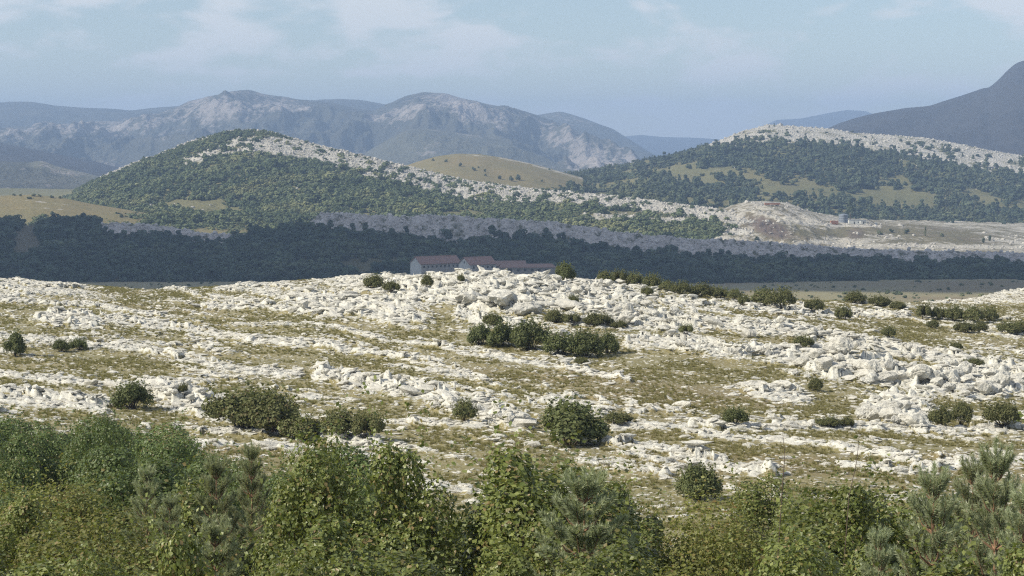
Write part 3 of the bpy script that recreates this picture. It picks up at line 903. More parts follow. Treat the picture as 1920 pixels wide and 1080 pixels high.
def bush_shape(seed, nlobe, nleaf, leaf, mat_leaf, mat_stem, flat=0.62, shell=0.35, sprigs=0.0, zr=1.0, lob=(0.20, 0.40)):
    """a many stemmed shrub of unit radius: foliage on uneven lobes, stems reaching each lobe"""
    r = np.random.default_rng(seed)
    a = r.uniform(0, 2 * math.pi, nlobe)
    rad = np.sqrt(r.random(nlobe)) * 0.66
    h = (0.32 + 0.62 * (1 - (rad / 0.8) ** 1.6) * r.uniform(0.55, 1.1, nlobe)) * flat * 2
    L = np.stack([np.cos(a) * rad, np.sin(a) * rad, h], 1)
    lr = r.uniform(lob[0], lob[1], nlobe)
    li = r.integers(0, nlobe, nleaf)
    d = r.normal(size=(nleaf, 3))
    d[:, 2] = d[:, 2] * 0.9 + 0.25
    d /= np.linalg.norm(d, axis=1)[:, None]
    rr = 1 - shell * r.random(nleaf) ** 1.4
    rr *= 1 + 0.30 * fbm(d[:, 0] * 2.6 + li * 3.3, d[:, 1] * 2.6 + d[:, 2] * 1.7, 2, seed)
    C = L[li] + d * (lr[li] * rr)[:, None]
    if sprigs:
        m = r.random(nleaf) < sprigs
        up = r.integers(0, nlobe * 3, nleaf)
        base = L[up % nlobe] + np.stack([np.cos(up * 2.4) * 0.22, np.sin(up * 2.4) * 0.22, 0.15 + 0 * up], 1)
        ln = r.random(nleaf) * 0.42
        lean = np.stack([np.cos(up * 1.7) * 0.35, np.sin(up * 1.7) * 0.35, np.ones(nleaf)], 1)
        jit = r.normal(size=(nleaf, 3)) * 0.03
        C = np.where(m[:, None], base + lean * ln[:, None] + jit, C)
    C[:, 2] = np.maximum(C[:, 2], 0.03 + 0.1 * r.random(nleaf))
    Nn = d + r.normal(size=d.shape) * 0.42 + np.array([0, 0, 0.25])
    leaf_tops = float(np.percentile(C[:, 2], 99.3))
    fo = leaves_mesh('foliage', C, Nn, leaf * r.uniform(0.6, 1.35, nleaf), mat_leaf, 0.8, 0.06, zr)
    fo['leaf_tops'] = leaf_tops
    segs = []
    for k in range(nlobe):
        mid = L[k] * np.array([0.45, 0.45, 0.5]) + r.normal(size=3) * 0.03
        b0 = np.array([L[k][0] * 0.15, L[k][1] * 0.15, -0.05])
        segs.append((b0, mid, 0.018, 0.013))
        segs.append((mid, L[k], 0.013, 0.006))
    return fo, tubes_mesh('stem', segs, mat_stem, 4)

G = {}
G['hazel'] = leaf_mat('hazel_leaves', (0.105, 0.138, 0.034), (0.285, 0.312, 0.095), (0.26, 0.19, 0.085), 0.30, 0.42, 0.38)
G['hazel_yellow'] = leaf_mat('yellowing_leaves', (0.155, 0.170, 0.045), (0.300, 0.300, 0.100), (0.24, 0.15, 0.05), 0.35, 0.5, 0.3)
G['thicket'] = leaf_mat('thicket_leaves', (0.092, 0.145, 0.042), (0.205, 0.262, 0.088), (0.20, 0.15, 0.075), 0.26, 0.45, 0.35)
G['dry_bush'] = leaf_mat('dry_bush_leaves', (0.115, 0.130, 0.052), (0.195, 0.200, 0.085), (0.15, 0.11, 0.06), 0.2, 0.6, 0.2)
G['dark_bush'] = leaf_mat('dark_bush_leaves', (0.095, 0.118, 0.046), (0.175, 0.192, 0.078), (0.10, 0.10, 0.04), 0.2, 0.6, 0.2)
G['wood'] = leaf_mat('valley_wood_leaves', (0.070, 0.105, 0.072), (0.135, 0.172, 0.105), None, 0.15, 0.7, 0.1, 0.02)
G['scrub'] = leaf_mat('hill_scrub_leaves', (0.140, 0.180, 0.085), (0.265, 0.285, 0.145), None, 0.15, 0.7, 0.1, 0.02)
G['hillwood'] = leaf_mat('hill_wood_leaves', (0.090, 0.120, 0.072), (0.180, 0.205, 0.115), None, 0.15, 0.7, 0.1, 0.014)
G['needles'] = leaf_mat('pine_needles', (0.340, 0.400, 0.230), (0.540, 0.580, 0.380), None, 0.40, 0.4, 0.5)
G['bark'] = flat_mat('brown_bark', (0.13, 0.10, 0.075), (0.08, 0.06, 0.045), 20)
G['pine_bark'] = flat_mat('orange_pine_bark', (0.30, 0.18, 0.11), (0.18, 0.11, 0.07), 20)

# trees seen far away: crowns of leaf clumps, about unit radius
def far_tree(seed, mat, tall=1.0, cone=0.0, nleaf=330, leaf=0.34):
    r = np.random.default_rng(seed)
    nl = 9
    a = r.uniform(0, 6.28, nl)
    hh = r.random(nl)
    rad = r.uniform(0.15, 0.62, nl) * (1 - cone * hh * 0.9)
    L = np.stack([np.cos(a) * rad, np.sin(a) * rad, 0.5 + hh * 0.95 * tall], 1)
    lr = r.uniform(0.30, 0.52, nl) * (1 - cone * hh * 0.6)
    li = r.integers(0, nl, nleaf)
    d = r.normal(size=(nleaf, 3)); d /= np.linalg.norm(d, axis=1)[:, None]
    C = L[li] + d * (lr[li] * (1 - 0.3 * r.random(nleaf)))[:, None]
    C[:, 2] = np.maximum(C[:, 2], 0.05)
    return leaves_mesh('crown', C, d + r.normal(size=d.shape) * 0.18 + np.array([0, 0, 0.15]), leaf * r.uniform(0.6, 1.3, nleaf), mat, 0.9)

def far_set(name, mat, cones=0):
    os_ = []
    for k in range(5):
        c = 0.9 if k < cones else 0.0
        os_.append(bpy.data.objects.new('tree_crown', far_tree(500 + k + len(name) * 7, mat, 1.7 if c else 1.0, c)))
    return hidden_col(name, os_)
wood_col = far_set('wood_trees', G['wood'], 1)
scrub_col = far_set('scrub_trees', G['scrub'], 0)
hillwood_col = far_set('hillwood_trees', G['hillwood'], 2)

def plant(hill, spacing, px0, px1, D0, D1, prob, rmin, rmax, name, col, label, cat, zs=(0.8, 1.15)):
    x0, x1 = (px0 - 960) / F * D1, (px1 - 960) / F * D1
    xs = np.arange(x0, x1, spacing)
    ys = np.arange(D0, D1, spacing)
    X, Y = np.meshgrid(xs, ys)
    X = X.ravel() + rng.uniform(-0.5, 0.5, X.size) * spacing
    Y = Y.ravel() + rng.uniform(-0.5, 0.5, Y.size) * spacing
    T = X / Y
    Z = hill.z(T, Y)
    px, py = to_px(X, Y, Z)
    p = prob(px, py, X, Y, Z)
    k = (rng.random(X.size) < p) & (px > px0) & (px < px1)
    X, Y, Z = X[k], Y[k], Z[k]
    n = len(X)
    s = (rmin + (rmax - rmin) * rng.random(n) ** 1.7) * np.where(rng.random(n) < 0.12, 1.35, 1.0)
    s = np.where(py[k] - (hill.crest(px[k]) if hasattr(hill, 'crest') else 0) < 12, np.minimum(s, 3.0), s)
    print(name, n)
    scatter(name, np.stack([X, Y, Z - 0.3 * s], 1), np.stack([np.zeros(n), np.zeros(n), rng.uniform(0, 6.28, n)], 1),
            np.stack([s, s, s * rng.uniform(zs[0], zs[1], n)], 1), rng.integers(0, 5, n), col, label, cat)

def p_valley(px, py, X, Y, Z):
    bot = cl_bot(px)
    top = cl_top(px)
    hascliff = sstep(3, 6, bot - top)
    p = np.where(py > bot + 14, 1.0, (1 - hascliff) * 0.9 + 0.012)
    p = p * (Y < 1262 + 40 * (1 - hascliff))
    p = p * (1 - np.clip(1.4 * blob(px, py, 50, 455, 26, 40, 28, 4), 0, 1))
    p = p * (1 - np.clip(1.3 * blob(px, py, 690, 502, 60, 14, -8, 4), 0, 1))
    return p * sstep(1035, 1052, Y + 10 * gn(X * 0.02, Y * 0.02, 201))
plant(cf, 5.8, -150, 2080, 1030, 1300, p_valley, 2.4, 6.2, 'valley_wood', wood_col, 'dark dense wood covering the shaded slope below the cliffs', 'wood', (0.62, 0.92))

def p_left(px, py, X, Y, Z):
    rk = lh_rock(px, py, X, Y)
    d = py - lh.crest(px)
    p = np.where(rk > 0.30, 0.11, 0.93) * np.where(Y > lh.Dc(px) - 5, np.where(px > 345, 0.03, 0.12), 1.0)
    p = np.maximum(p, 0.45 * blob(px, py, 430, 257, 50, 4, -6, 4))
    p = p * (1 - np.clip(1.5 * blob(px, py, 370, 388, 70, 11, 3, 4), 0, 1)) * (1 - np.clip(1.5 * blob(px, py, 440, 396, 60, 5, 6, 4), 0, 1)) * (1 - np.clip(1.5 * blob(px, py, 880, 402, 45, 7, 3, 4), 0, 1))
    p = p * (1 - 0.7 * sstep(0.55, 0.75, gn(X * 0.03, Y * 0.02, 211)))
    p = p * np.where(px > 1375, 0.03, 1) * (1 - 0.45 * sstep(1000, 1100, px) * (py < 420))
    return p
plant(lh, 5.2, 60, 1420, 1300, 2140, p_left, 2.0, 6.2, 'hill_scrub', scrub_col, 'green scrub and low trees covering the flank of the rocky hill', 'scrub', (0.5, 0.85))

def p_right(px, py, X, Y, Z):
    rk = rh_rock(px, py, X, Y)
    top = sstep(4, 18, py - rh.crest(px))
    p = np.where(rk > 0.42, 0.07, 0.8) * np.where(px > 1330, 0.10 + 0.90 * top, 1.0) * np.where(Y > rh.Dc(px), 0.3, 1.0)
    for b_ in ((1690, 372, 88, 17, 3), (1850, 385, 35, 6, 5), (1310, 338, 60, 9, 10), (1480, 358, 60, 12, 10), (1920, 388, 18, 12, 0), (1240, 322, 50, 6, -10), (1660, 378, 60, 12, 10)):
        p = p * (1 - np.clip(1.5 * blob(px, py, *b_, 4), 0, 1))
    p = p * (1 - 0.93 * sstep(0.0, 0.25, gn(X * 0.016, Y * 0.007, 221) - 0.28 * sstep(1480, 1600, px)) * sstep(290, 305, py))
    p = p * (1 - 0.6 * sstep(1250, 1200, px) * (py < 312))
    return p
plant(rh, 7.0, 1000, 2050, 1850, 2760, p_right, 2.4, 7.4, 'hill_wood', hillwood_col, 'dark mixed wood with clearings on the slope of the right hill', 'wood', (0.6, 1.05))

crag_objs, cliff_objs = [], []
for k in range(6):
    V, Fc = rock_shape(70 + k, 3, 0.25)
    crag_objs.append(bpy.data.objects.new('crag_stone', raw_mesh('crag_stone', V, Fc, M['far_limestone'])))
    cliff_objs.append(bpy.data.objects.new('cliff_stone', raw_mesh('cliff_stone', V, Fc, M['cliff_stone'])))
crag_col, cliff_col = hidden_col('crag_stones', crag_objs), hidden_col('cliff_stones', cliff_objs)

def crags(hill, spacing, px0, px1, D0, D1, prob, rmin, rmax, name, col, label, tall=1.0):
    xs = np.arange((px0 - 960) / F * D1, (px1 - 960) / F * D1, spacing)
    X, Y = np.meshgrid(xs, np.arange(D0, D1, spacing))
    X = X.ravel() + rng.uniform(-0.5, 0.5, X.size) * spacing
    Y = Y.ravel() + rng.uniform(-0.5, 0.5, Y.size) * spacing
    Z = hill.z(X / Y, Y)
    px, py = to_px(X, Y, Z)
    k = (px > px0) & (px < px1) & (rng.random(X.size) < prob(px, py, X, Y))
    X, Y, Z = X[k], Y[k], Z[k]
    n = len(X)
    s = rng.uniform(rmin, rmax, n) ** 1.0 * np.exp(rng.normal(0, 0.3, n))
    print(name, n)
    scatter(name, np.stack([X, Y, Z + 0.1 * s], 1), np.stack([rng.normal(0, 0.2, n), rng.normal(0, 0.2, n), rng.uniform(0, 6.28, n)], 1),
            np.stack([s, s, s * tall * rng.uniform(0.6, 1.2, n)], 1), rng.integers(0, 6, n), col, label, 'rocks')
crags(lh, 3.2, 120, 1420, 1300, 2080, lambda px, py, X, Y: np.where(lh_rock(px, py, X, Y) > 0.35, 0.55, 0.010), 0.6, 1.5, 'hill_rocks', crag_col, 'pale rocks crowding the bare band along the crest of the left hill', 1.1)
crags(rh, 5.0, 1290, 2050, 2150, 2740, lambda px, py, X, Y: np.where(rh_rock(px, py, X, Y) > 0.42, 0.50, 0.004), 0.8, 1.8, 'ridge_rocks', crag_col, 'pale rocks along the bare crest of the wooded right hill', 1.0)
crags(qb, 3.2, 1340, 2050, 1295, 1660, lambda px, py, X, Y: np.clip(q_rock(px, py, X, Y) - 0.35, 0, 1) * 0.5 + 0.12 * q_pit(px, py), 0.4, 1.7, 'quarry_rubble', crag_col, 'pale quarried rubble spread over the quarry bench', 0.9)
crags(cf, 2.0, -60, 2050, 1240, 1300, lambda px, py, X, Y: np.where(cf_rock(px, py, X, Y) > 0.3, 0.42, 0.0), 0.5, 1.3, 'cliff_rocks', cliff_col, 'grey weathered rocks breaking up the shaded cliff face', 1.1)

# low scrub dotted over the valley floor
NV = 2600
tv = rng.uniform(-0.28, 0.29, NV); Dv = rng.uniform(540, 1020, NV)
kv = rng.random(NV) < sstep(-0.1, 0.5, gn(tv * Dv * 0.012, Dv * 0.05, 231) + 0.5 * gn(tv * Dv * 0.03, Dv * 0.02, 232))
tv, Dv = tv[kv], Dv[kv]
zv = ground_fields(tv, Dv)[0]
sv = rng.uniform(0.3, 1.1, len(tv)) ** 1.3
scatter('field_scrub', np.stack([tv * Dv, Dv, zv - 0.2 * sv], 1), np.stack([0 * sv, 0 * sv, rng.uniform(0, 6.28, len(tv))], 1), np.stack([sv * 1.4, sv * 1.4, sv * 0.8], 1),
        rng.integers(0, 5, len(tv)), scrub_col, 'low scrub dotted over the flat valley floor behind the stony hill', 'scrub')

# ------------------------------------------------------------------ single trees and bushes of the far hills
def single(name, px, py, w, h, hill, label, cat, group, mesh, k):
    p = hill.locate(px, py)
    m = p.y / F
    e = bpy.data.objects.new(name, None)
    link(e)
    e.location = p - Vector((0, 0, 0.1 * h * m))
    e.rotation_euler = (0, 0, k * 1.3)
    c = obj('crown', mesh, e)
    c.scale = (w * m / 2.0, w * m / 2.0, h * m / 1.75)
    t = obj('trunk', far_trunk, e)
    t.scale = (w * m / 2, w * m / 2, h * m / 1.75)
    tag(e, label, cat, group)
far_trunk = tubes_mesh('trunk', [((0, 0, -0.2), (0.02, 0, 0.7), 0.07, 0.05), ((0.02, 0, 0.6), (0.15, 0.1, 1.1), 0.045, 0.02), ((0.02, 0, 0.6), (-0.2, 0.05, 1.2), 0.045, 0.02)], G['bark'], 6)
fm = [far_tree(900 + k, G['hillwood'], 1.0, 0.0, 420, 0.26) for k in range(4)]
fmc = [far_tree(950 + k, G['hillwood'], 1.7, 0.95, 420, 0.24) for k in range(2)]
for k, (x, y, w, h) in enumerate([(812, 302, 7, 6), (836, 304, 9, 6), (863, 312, 9, 8), (889, 320, 10, 8), (897, 315, 5, 4), (909, 322, 6, 6), (937, 336, 10, 8), (959, 340, 11, 12), (972, 338, 13, 13), (1030, 303 + 16, 6, 4), (1065, 354, 12, 11), (1016, 341, 6, 5), (910, 330, 6, 5)]):
    single('bush', x, y, w, h, yh, 'small dark bush dotted on the dry grassy hill in the middle', 'bush', 'bushes dotted on the grassy hill', fm[k % 4], k)
for k, (x, y, w, h, c, lab) in enumerate([
    (1594, 415, 24, 36, 1, 'tall pointed conifer behind the grey storage silo'), (1735, 443, 8, 18, 1, 'narrow upright conifer on the bench right of the silo'),
    (1700, 438, 14, 10, 0, 'rounded bush on the quarry bench left of the narrow conifer'), (1672, 436, 12, 8, 0, 'low bush on the quarry bench right of the pale sheds'),
    (1766, 444, 11, 9, 0, 'small round bush just right of the narrow conifer'), (1843, 455, 8, 11, 0, 'left one of two small trees before the white track'),
    (1856, 452, 8, 13, 0, 'right one of two small trees before the white track'), (1650, 440, 14, 9, 0, 'dull bush on the edge of the bench below the sheds'),
    (1420, 452, 14, 10, 0, 'dark bush under the brown quarry face')]):
    single('conifer' if c else 'bush', x, y, w, h, qb, lab, 'tree' if c else 'bush', None, fmc[k % 2] if c else fm[k % 4], k)
for k, (x, y, w, h) in enumerate([(26, 367, 8, 5), (38, 368, 7, 5), (63, 368, 12, 6), (75, 369, 10, 6), (97, 371, 12, 6), (112, 372, 9, 5), (55, 373, 14, 5), (99, 404, 12, 9), (228, 408, 10, 9), (245, 409, 9, 8)]):
    single('bush', x, y, w, h, ps, 'small dark bush on the dry pasture rise at the left edge', 'bush', 'bushes on the pasture rise', fm[k % 4], k)
for k, (x, y, w, h, lab) in enumerate([
    (670, 337, 22, 16, 'largest round dark tree standing out of the hill scrub below the rock band'), (1200, 372, 22, 20, 'big dark tree on the ridge end left of the quarry'),
    (1165, 374, 20, 14, 'rounded dark tree on the ridge left of the biggest one'), (1145, 377, 12, 10, 'small dark tree on the ridge between two meadows'),
    (912, 356, 12, 9, 'round bush alone on the bare rock band'), (900, 358, 9, 6, 'little bush beside a rounder one on the bare rock band'),
    (968, 372, 20, 15, 'broad bush at the lower edge of the rock band'), (858, 342, 9, 7, 'small bush on the bright rocks below the grassy hill'),
    (270, 301, 9, 10, 'tree standing up from the left skyline of the rocky hill'), (335, 391, 12, 12, 'tree at the tip of the small clearing under the rocky hill')]):
    single('bush', x, y, w, h, lh, lab, 'bush', None, fm[k % 4], k)

# ------------------------------------------------------------------ farm buildings in the valley
B = {}
B['wall'] = flat_mat('grey_render', (0.42, 0.40, 0.38), (0.33, 0.31, 0.30), 0.8)
B['gable'] = flat_mat('pale_render', (0.60, 0.60, 0.58), (0.48, 0.48, 0.47), 0.8)
B['tile'] = flat_mat('red_clay_tiles', (0.33, 0.20, 0.17), (0.23, 0.155, 0.135), 0.9)
B['dulltile'] = flat_mat('brown_clay_tiles', (0.30, 0.19, 0.16), (0.23, 0.16, 0.14), 1.4)
B['dark'] = flat_mat('dark_opening', (0.05, 0.045, 0.04), (0.03, 0.03, 0.03), 2)
B['concrete'] = flat_mat('grey_concrete', (0.30, 0.28, 0.26), (0.24, 0.22, 0.21), 0.6)

def box_v(x0, x1, y0, y1, z0, z1):
    V = np.array([(x, y, z) for x in (x0, x1) for y in (y0, y1) for z in (z0, z1)], float)
    Fq = np.array([(0, 1, 3, 2), (4, 6, 7, 5), (0, 4, 5, 1), (2, 3, 7, 6), (0, 2, 6, 4), (1, 5, 7, 3)])
    return V, Fq
def boxes(name, L, mat, parent):
    Vs, Fs, o = [], [], 0
    for b_ in L:
        V, f = box_v(*b_)
        Vs.append(V); Fs.append(f + o); o += len(V)
    return obj(name, raw_mesh(name, np.concatenate(Vs), np.concatenate(Fs), mat), parent)

def barn(px, D, L, W, hw, hr, rz, label, roofmat, nwin, ztop_row, door=True, overhang=0.5):
    """gabled barn; its long axis runs from the near gable (x=0) to the far end (x=L)"""
    e = bpy.data.objects.new('farm_building', None)
    link(e)
    zt = row_z(ztop_row, D)
    e.location = (col_t(px, 500) * D, D, zt - hw - hr)
    e.rotation_euler = (0, 0, rz)
    # walls: long sides as thick boxes, gables as pentagon prisms
    boxes('wall', [(0.4, L - 0.4, 0, 0.4, -4, hw), (0.4, L - 0.4, W - 0.4, W, -4, hw)], B['wall'], e)
    for x0, x1 in ((0, 0.4), (L - 0.4, L)):
        P = [(0, -4), (W, -4), (W, hw), (W / 2, hw + hr - 0.12), (0, hw)]
        V = [(x, y, z) for x in (x0, x1) for (y, z) in P]
        me = bpy.data.meshes.new('gable_wall')
        me.from_pydata(V, [], [(4, 3, 2, 1, 0), (5, 6, 7, 8, 9)] + [(i, (i + 1) % 5, (i + 1) % 5 + 5, i + 5) for i in range(5)])
        me.materials.append(B['gable'])
        obj('gable_wall', me, e)
    o_ = overhang
    sl = hr / (W / 2)
    for s in (0, 1):
        ye, yr = (-o_, W / 2) if s == 0 else (W + o_, W / 2)
        ze = hw - o_ * sl
        V = [(-o_, ye, ze), (L + o_, ye, ze), (L + o_, yr, hw + hr), (-o_, yr, hw + hr)]
        V += [(x, y, z + 0.28) for x, y, z in V]
        me = bpy.data.meshes.new('roof')
        me.from_pydata(V, [], [(0, 3, 2, 1), (4, 5, 6, 7), (0, 1, 5, 4), (1, 2, 6, 5), (2, 3, 7, 6), (3, 0, 4, 7)])
        me.materials.append(roofmat)
        obj('roof', me, e)
    boxes('ridge_cap', [(-o_, L + o_, W / 2 - 0.25, W / 2 + 0.25, hw + hr + 0.12, hw + hr + 0.38)], roofmat, e)
    for i in range(nwin):
        x = L * (i + 0.8) / (nwin + 0.6)
        boxes('window', [(x - 0.5, x + 0.5, -0.04, 0.1, hw - 2.1, hw - 1.0)], B['dark'], e)
    if door:
        boxes('door', [(-0.05, 0.1, W / 2 - 1.2, W / 2 + 1.0, -0.2, 2.6)], B['dark'], e)
        boxes('loft_window', [(-0.05, 0.1, W / 2 - 0.5, W / 2 + 0.5, hw + 0.3, hw + 1.5)], B['dark'], e)
    tag(e, label, 'barn')
    return e
barn(789, 1000, 24.5, 11, 5.0, 3.4, R(33), 'long red roofed barn with a pale gable, leftmost of the valley farm buildings', B['tile'], 9, 483, False)
barn(881, 985, 16, 11, 5.2, 3.4, R(33), 'red roofed barn with dark door and loft window in its pale gable', B['tile'], 5, 484)
barn(926, 1004, 17, 9, 4.0, 2.2, R(8), 'lower barn with faded brown roof behind the two red ones', B['dulltile'], 3, 491, False)
e = bpy.data.objects.new('shed', None); link(e)
e.location = (col_t(936, 500) * 975, 975, row_z(500, 975) - 4); e.rotation_euler = (0, 0, R(4))
boxes('wall', [(0, 29, 0, 9, -6, 3.4)], B['concrete'], e)
me = bpy.data.meshes.new('roof')
V = [(-0.5, -0.6, 3.4), (29.5, -0.6, 3.4), (27.5, 4.6, 5.0), (1.5, 4.6, 5.0), (-0.5, 9.6, 3.4), (29.5, 9.6, 3.4)]
V += [(x, y, z + 0.2) for x, y, z in V]
me.from_pydata(V, [], [(0, 3, 2, 1), (3, 4, 5, 2), (6, 7, 8, 9), (9, 8, 11, 10), (0, 1, 7, 6), (4, 10, 11, 5), (1, 2, 8, 7), (2, 5, 11, 8), (3, 0, 6, 9), (4, 3, 9, 10)])
me.materials.append(B['dulltile'])
obj('roof', me, e)
boxes('door', [(4, 6.5, -0.06, 0.05, 0, 2.8)], B['dark'], e)
for k in range(5): boxes('window', [(9 + k * 3.6, 10.4 + k * 3.6, -0.06, 0.05, 1.6, 2.6)], B['dark'], e)
tag(e, 'long low drab shed at the right end of the valley farm', 'shed')

# ------------------------------------------------------------------ quarry equipment
Q = {}
Q['steel'] = flat_mat('blue_grey_steel', (0.24, 0.27, 0.31), (0.17, 0.19, 0.22), 0.6, 0.5, spec=0.4)
Q['orange'] = flat_mat('rusty_orange_paint', (0.38, 0.19, 0.12), (0.30, 0.16, 0.11), 0.8)
Q['white'] = flat_mat('off_white_sheet', (0.62, 0.62, 0.58), (0.5, 0.5, 0.47), 0.8)
Q['dark'] = flat_mat('dark_machine_steel', (0.10, 0.10, 0.10), (0.07, 0.07, 0.07), 1)

def cyl(name, x, y, r, z0, z1, mat, parent, k=28, r1=None):
    V, f = tube((x, y, z0), (x, y, z1), r, r if r1 is None else r1, k)
    V = np.concatenate([V, [(x, y, z0), (x, y, z1)]])
    me = bpy.data.meshes.new(name)
    fs = [tuple(int(i) for i in q) for q in f] + [((i + 1) % k, i, 2 * k) for i in range(k)] + [(k + i, k + (i + 1) % k, 2 * k + 1) for i in range(k)]
    me.from_pydata([tuple(v) for v in V], [], fs)
    me.materials.append(mat)
    return obj(name, me, parent)

def q_empty(name, px, py, label, cat, rz=0):
    e = bpy.data.objects.new(name, None); link(e)
    e.location = qb.locate(px, py)
    e.rotation_euler = (0, 0, rz)
    return tag(e, label, cat)
e = q_empty('storage_silo', 1581, 417, 'blue grey cylindrical storage silo standing on the quarry bench', 'silo')
cyl('tank', 0, 0, 4.9, 0, 8.2, Q['steel'], e)
cyl('roof', 0, 0, 5.1, 8.2, 9.2, Q['steel'], e, r1=1.2)
for k in range(3): cyl('hoop', 0, 0, 5.0, 1.6 + k * 2.4, 1.8 + k * 2.4, Q['dark'], e)
boxes('ladder', [(-0.3 + s, -0.22 + s, -5.3, -5.2, 0, 8.4) for s in (0, 0.5)] + [(-0.3, 0.28, -5.28, -5.22, 0.4 * i, 0.4 * i + 0.06) for i in range(1, 21)], Q['dark'], e)
e.scale = (0.78, 0.78, 0.8)
e = q_empty('container', 1564, 421, 'rusty orange site container left of the silo', 'container', R(8))
boxes('body', [(-3.2, 3.2, -1.3, 1.3, 0.1, 3.2)], Q['orange'], e)
boxes('corrugation', [(-3.1 + k * 0.42, -2.92 + k * 0.42, -1.36, -1.3, 0.25, 3.0) for k in range(15)], Q['orange'], e)
boxes('door', [(3.2, 3.26, -1.15, 1.15, 0.2, 3.0)], Q['dark'], e)
for (px, py, w, h, lab) in ((1601, 420, 9, 3.4, 'larger pale flat roofed cabin just right of the silo'), (1618, 420, 5, 2.8, 'smaller pale cabin between the larger one and the conveyor')):
    e = q_empty('site_cabin', px, py, lab, 'cabin', R(5))
    boxes('wall', [(-w / 2, w / 2, -1.5, 1.5, -0.5, h)], Q['white'], e)
    boxes('roof', [(-w / 2 - 0.2, w / 2 + 0.2, -1.7, 1.7, h, h + 0.2)], Q['steel'], e)
    boxes('door', [(-0.5, 0.5, -1.55, -1.45, 0, 2.1)], Q['dark'], e)
    boxes('window', [(w / 2 - 1.6, w / 2 - 0.6, -1.55, -1.45, 1.1, 2.0)], Q['dark'], e)
e = q_empty('conveyor', 1634, 421, 'dark slanting conveyor right of the pale cabins', 'conveyor')
V, f = box_v(-4.2, 4.2, -0.5, 0.5, -0.2, 0.2)
V = V @ np.array(Euler((0, R(28), 0)).to_matrix()).T + np.array([0, 0, 2.6])
obj('belt', raw_mesh('belt', V, f, Q['dark']), e)
boxes('leg', [(-3.2, -2.9, -0.45, -0.3, -0.5, 4.0)], Q['steel'], e)
boxes('leg', [(-3.2, -2.9, 0.3, 0.45, -0.5, 4.0)], Q['steel'], e)
boxes('hopper', [(3.0, 4.8, -0.9, 0.9, -0.5, 1.6)], Q['steel'], e)
e = q_empty('dump_trailer', 1448, 386, 'long rust red trailer parked on the pale spoil heap', 'trailer', R(3))
boxes('body', [(-6.5, 6.5, -1.3, 1.3, 1.0, 2.7)], Q['orange'], e)
boxes('rail', [(-6.6, 6.6, -1.42, -1.3, 2.5, 2.8), (-6.6, 6.6, 1.3, 1.42, 2.5, 2.8)], Q['white'], e)
for x in (-5, -3.6, 3.6, 5):
    V, f = tube((x, -1.45, 0.5), (x, 1.45, 0.5), 0.55, 0.55, 14)
    obj('wheel', raw_mesh('wheel', V, f, Q['dark']), e)

# ------------------------------------------------------------------ bushes of the stony hill
mid = {}
for kind_, mat_ in (('dark', G['dark_bush']), ('dry', G['dry_bush'])):
    mid[kind_] = [bush_shape(600 + k + (50 if kind_ == 'dry' else 0), 19, 8000, 0.080, mat_, G['bark'], 0.5, 0.50, 0.06, 1.0, (0.18, 0.36)) for k in range(4)]

def hill_bush(px, py, w, h, kind_, label, group=None, k=0, zrow=None):
    p = ground_locate(px, py)
    e = bpy.data.objects.new('bush', None)
    link(e)
    m = p.y / F
    e.location = p + Vector((0, w * m * 0.25, -0.08 * h * m))
    e.rotation_euler = (0, 0, k * 2.1)
    fo, st = mid[kind_][k % 4]
    s = (w * m / 1.62, w * m / 1.75, 0.95 * h * m / fo['leaf_tops'])
    for nm, me in (('foliage', fo), ('stem', st)):
        o = obj(nm, me, e)
        o.scale = s
    return tag(e, label, 'bush', group)

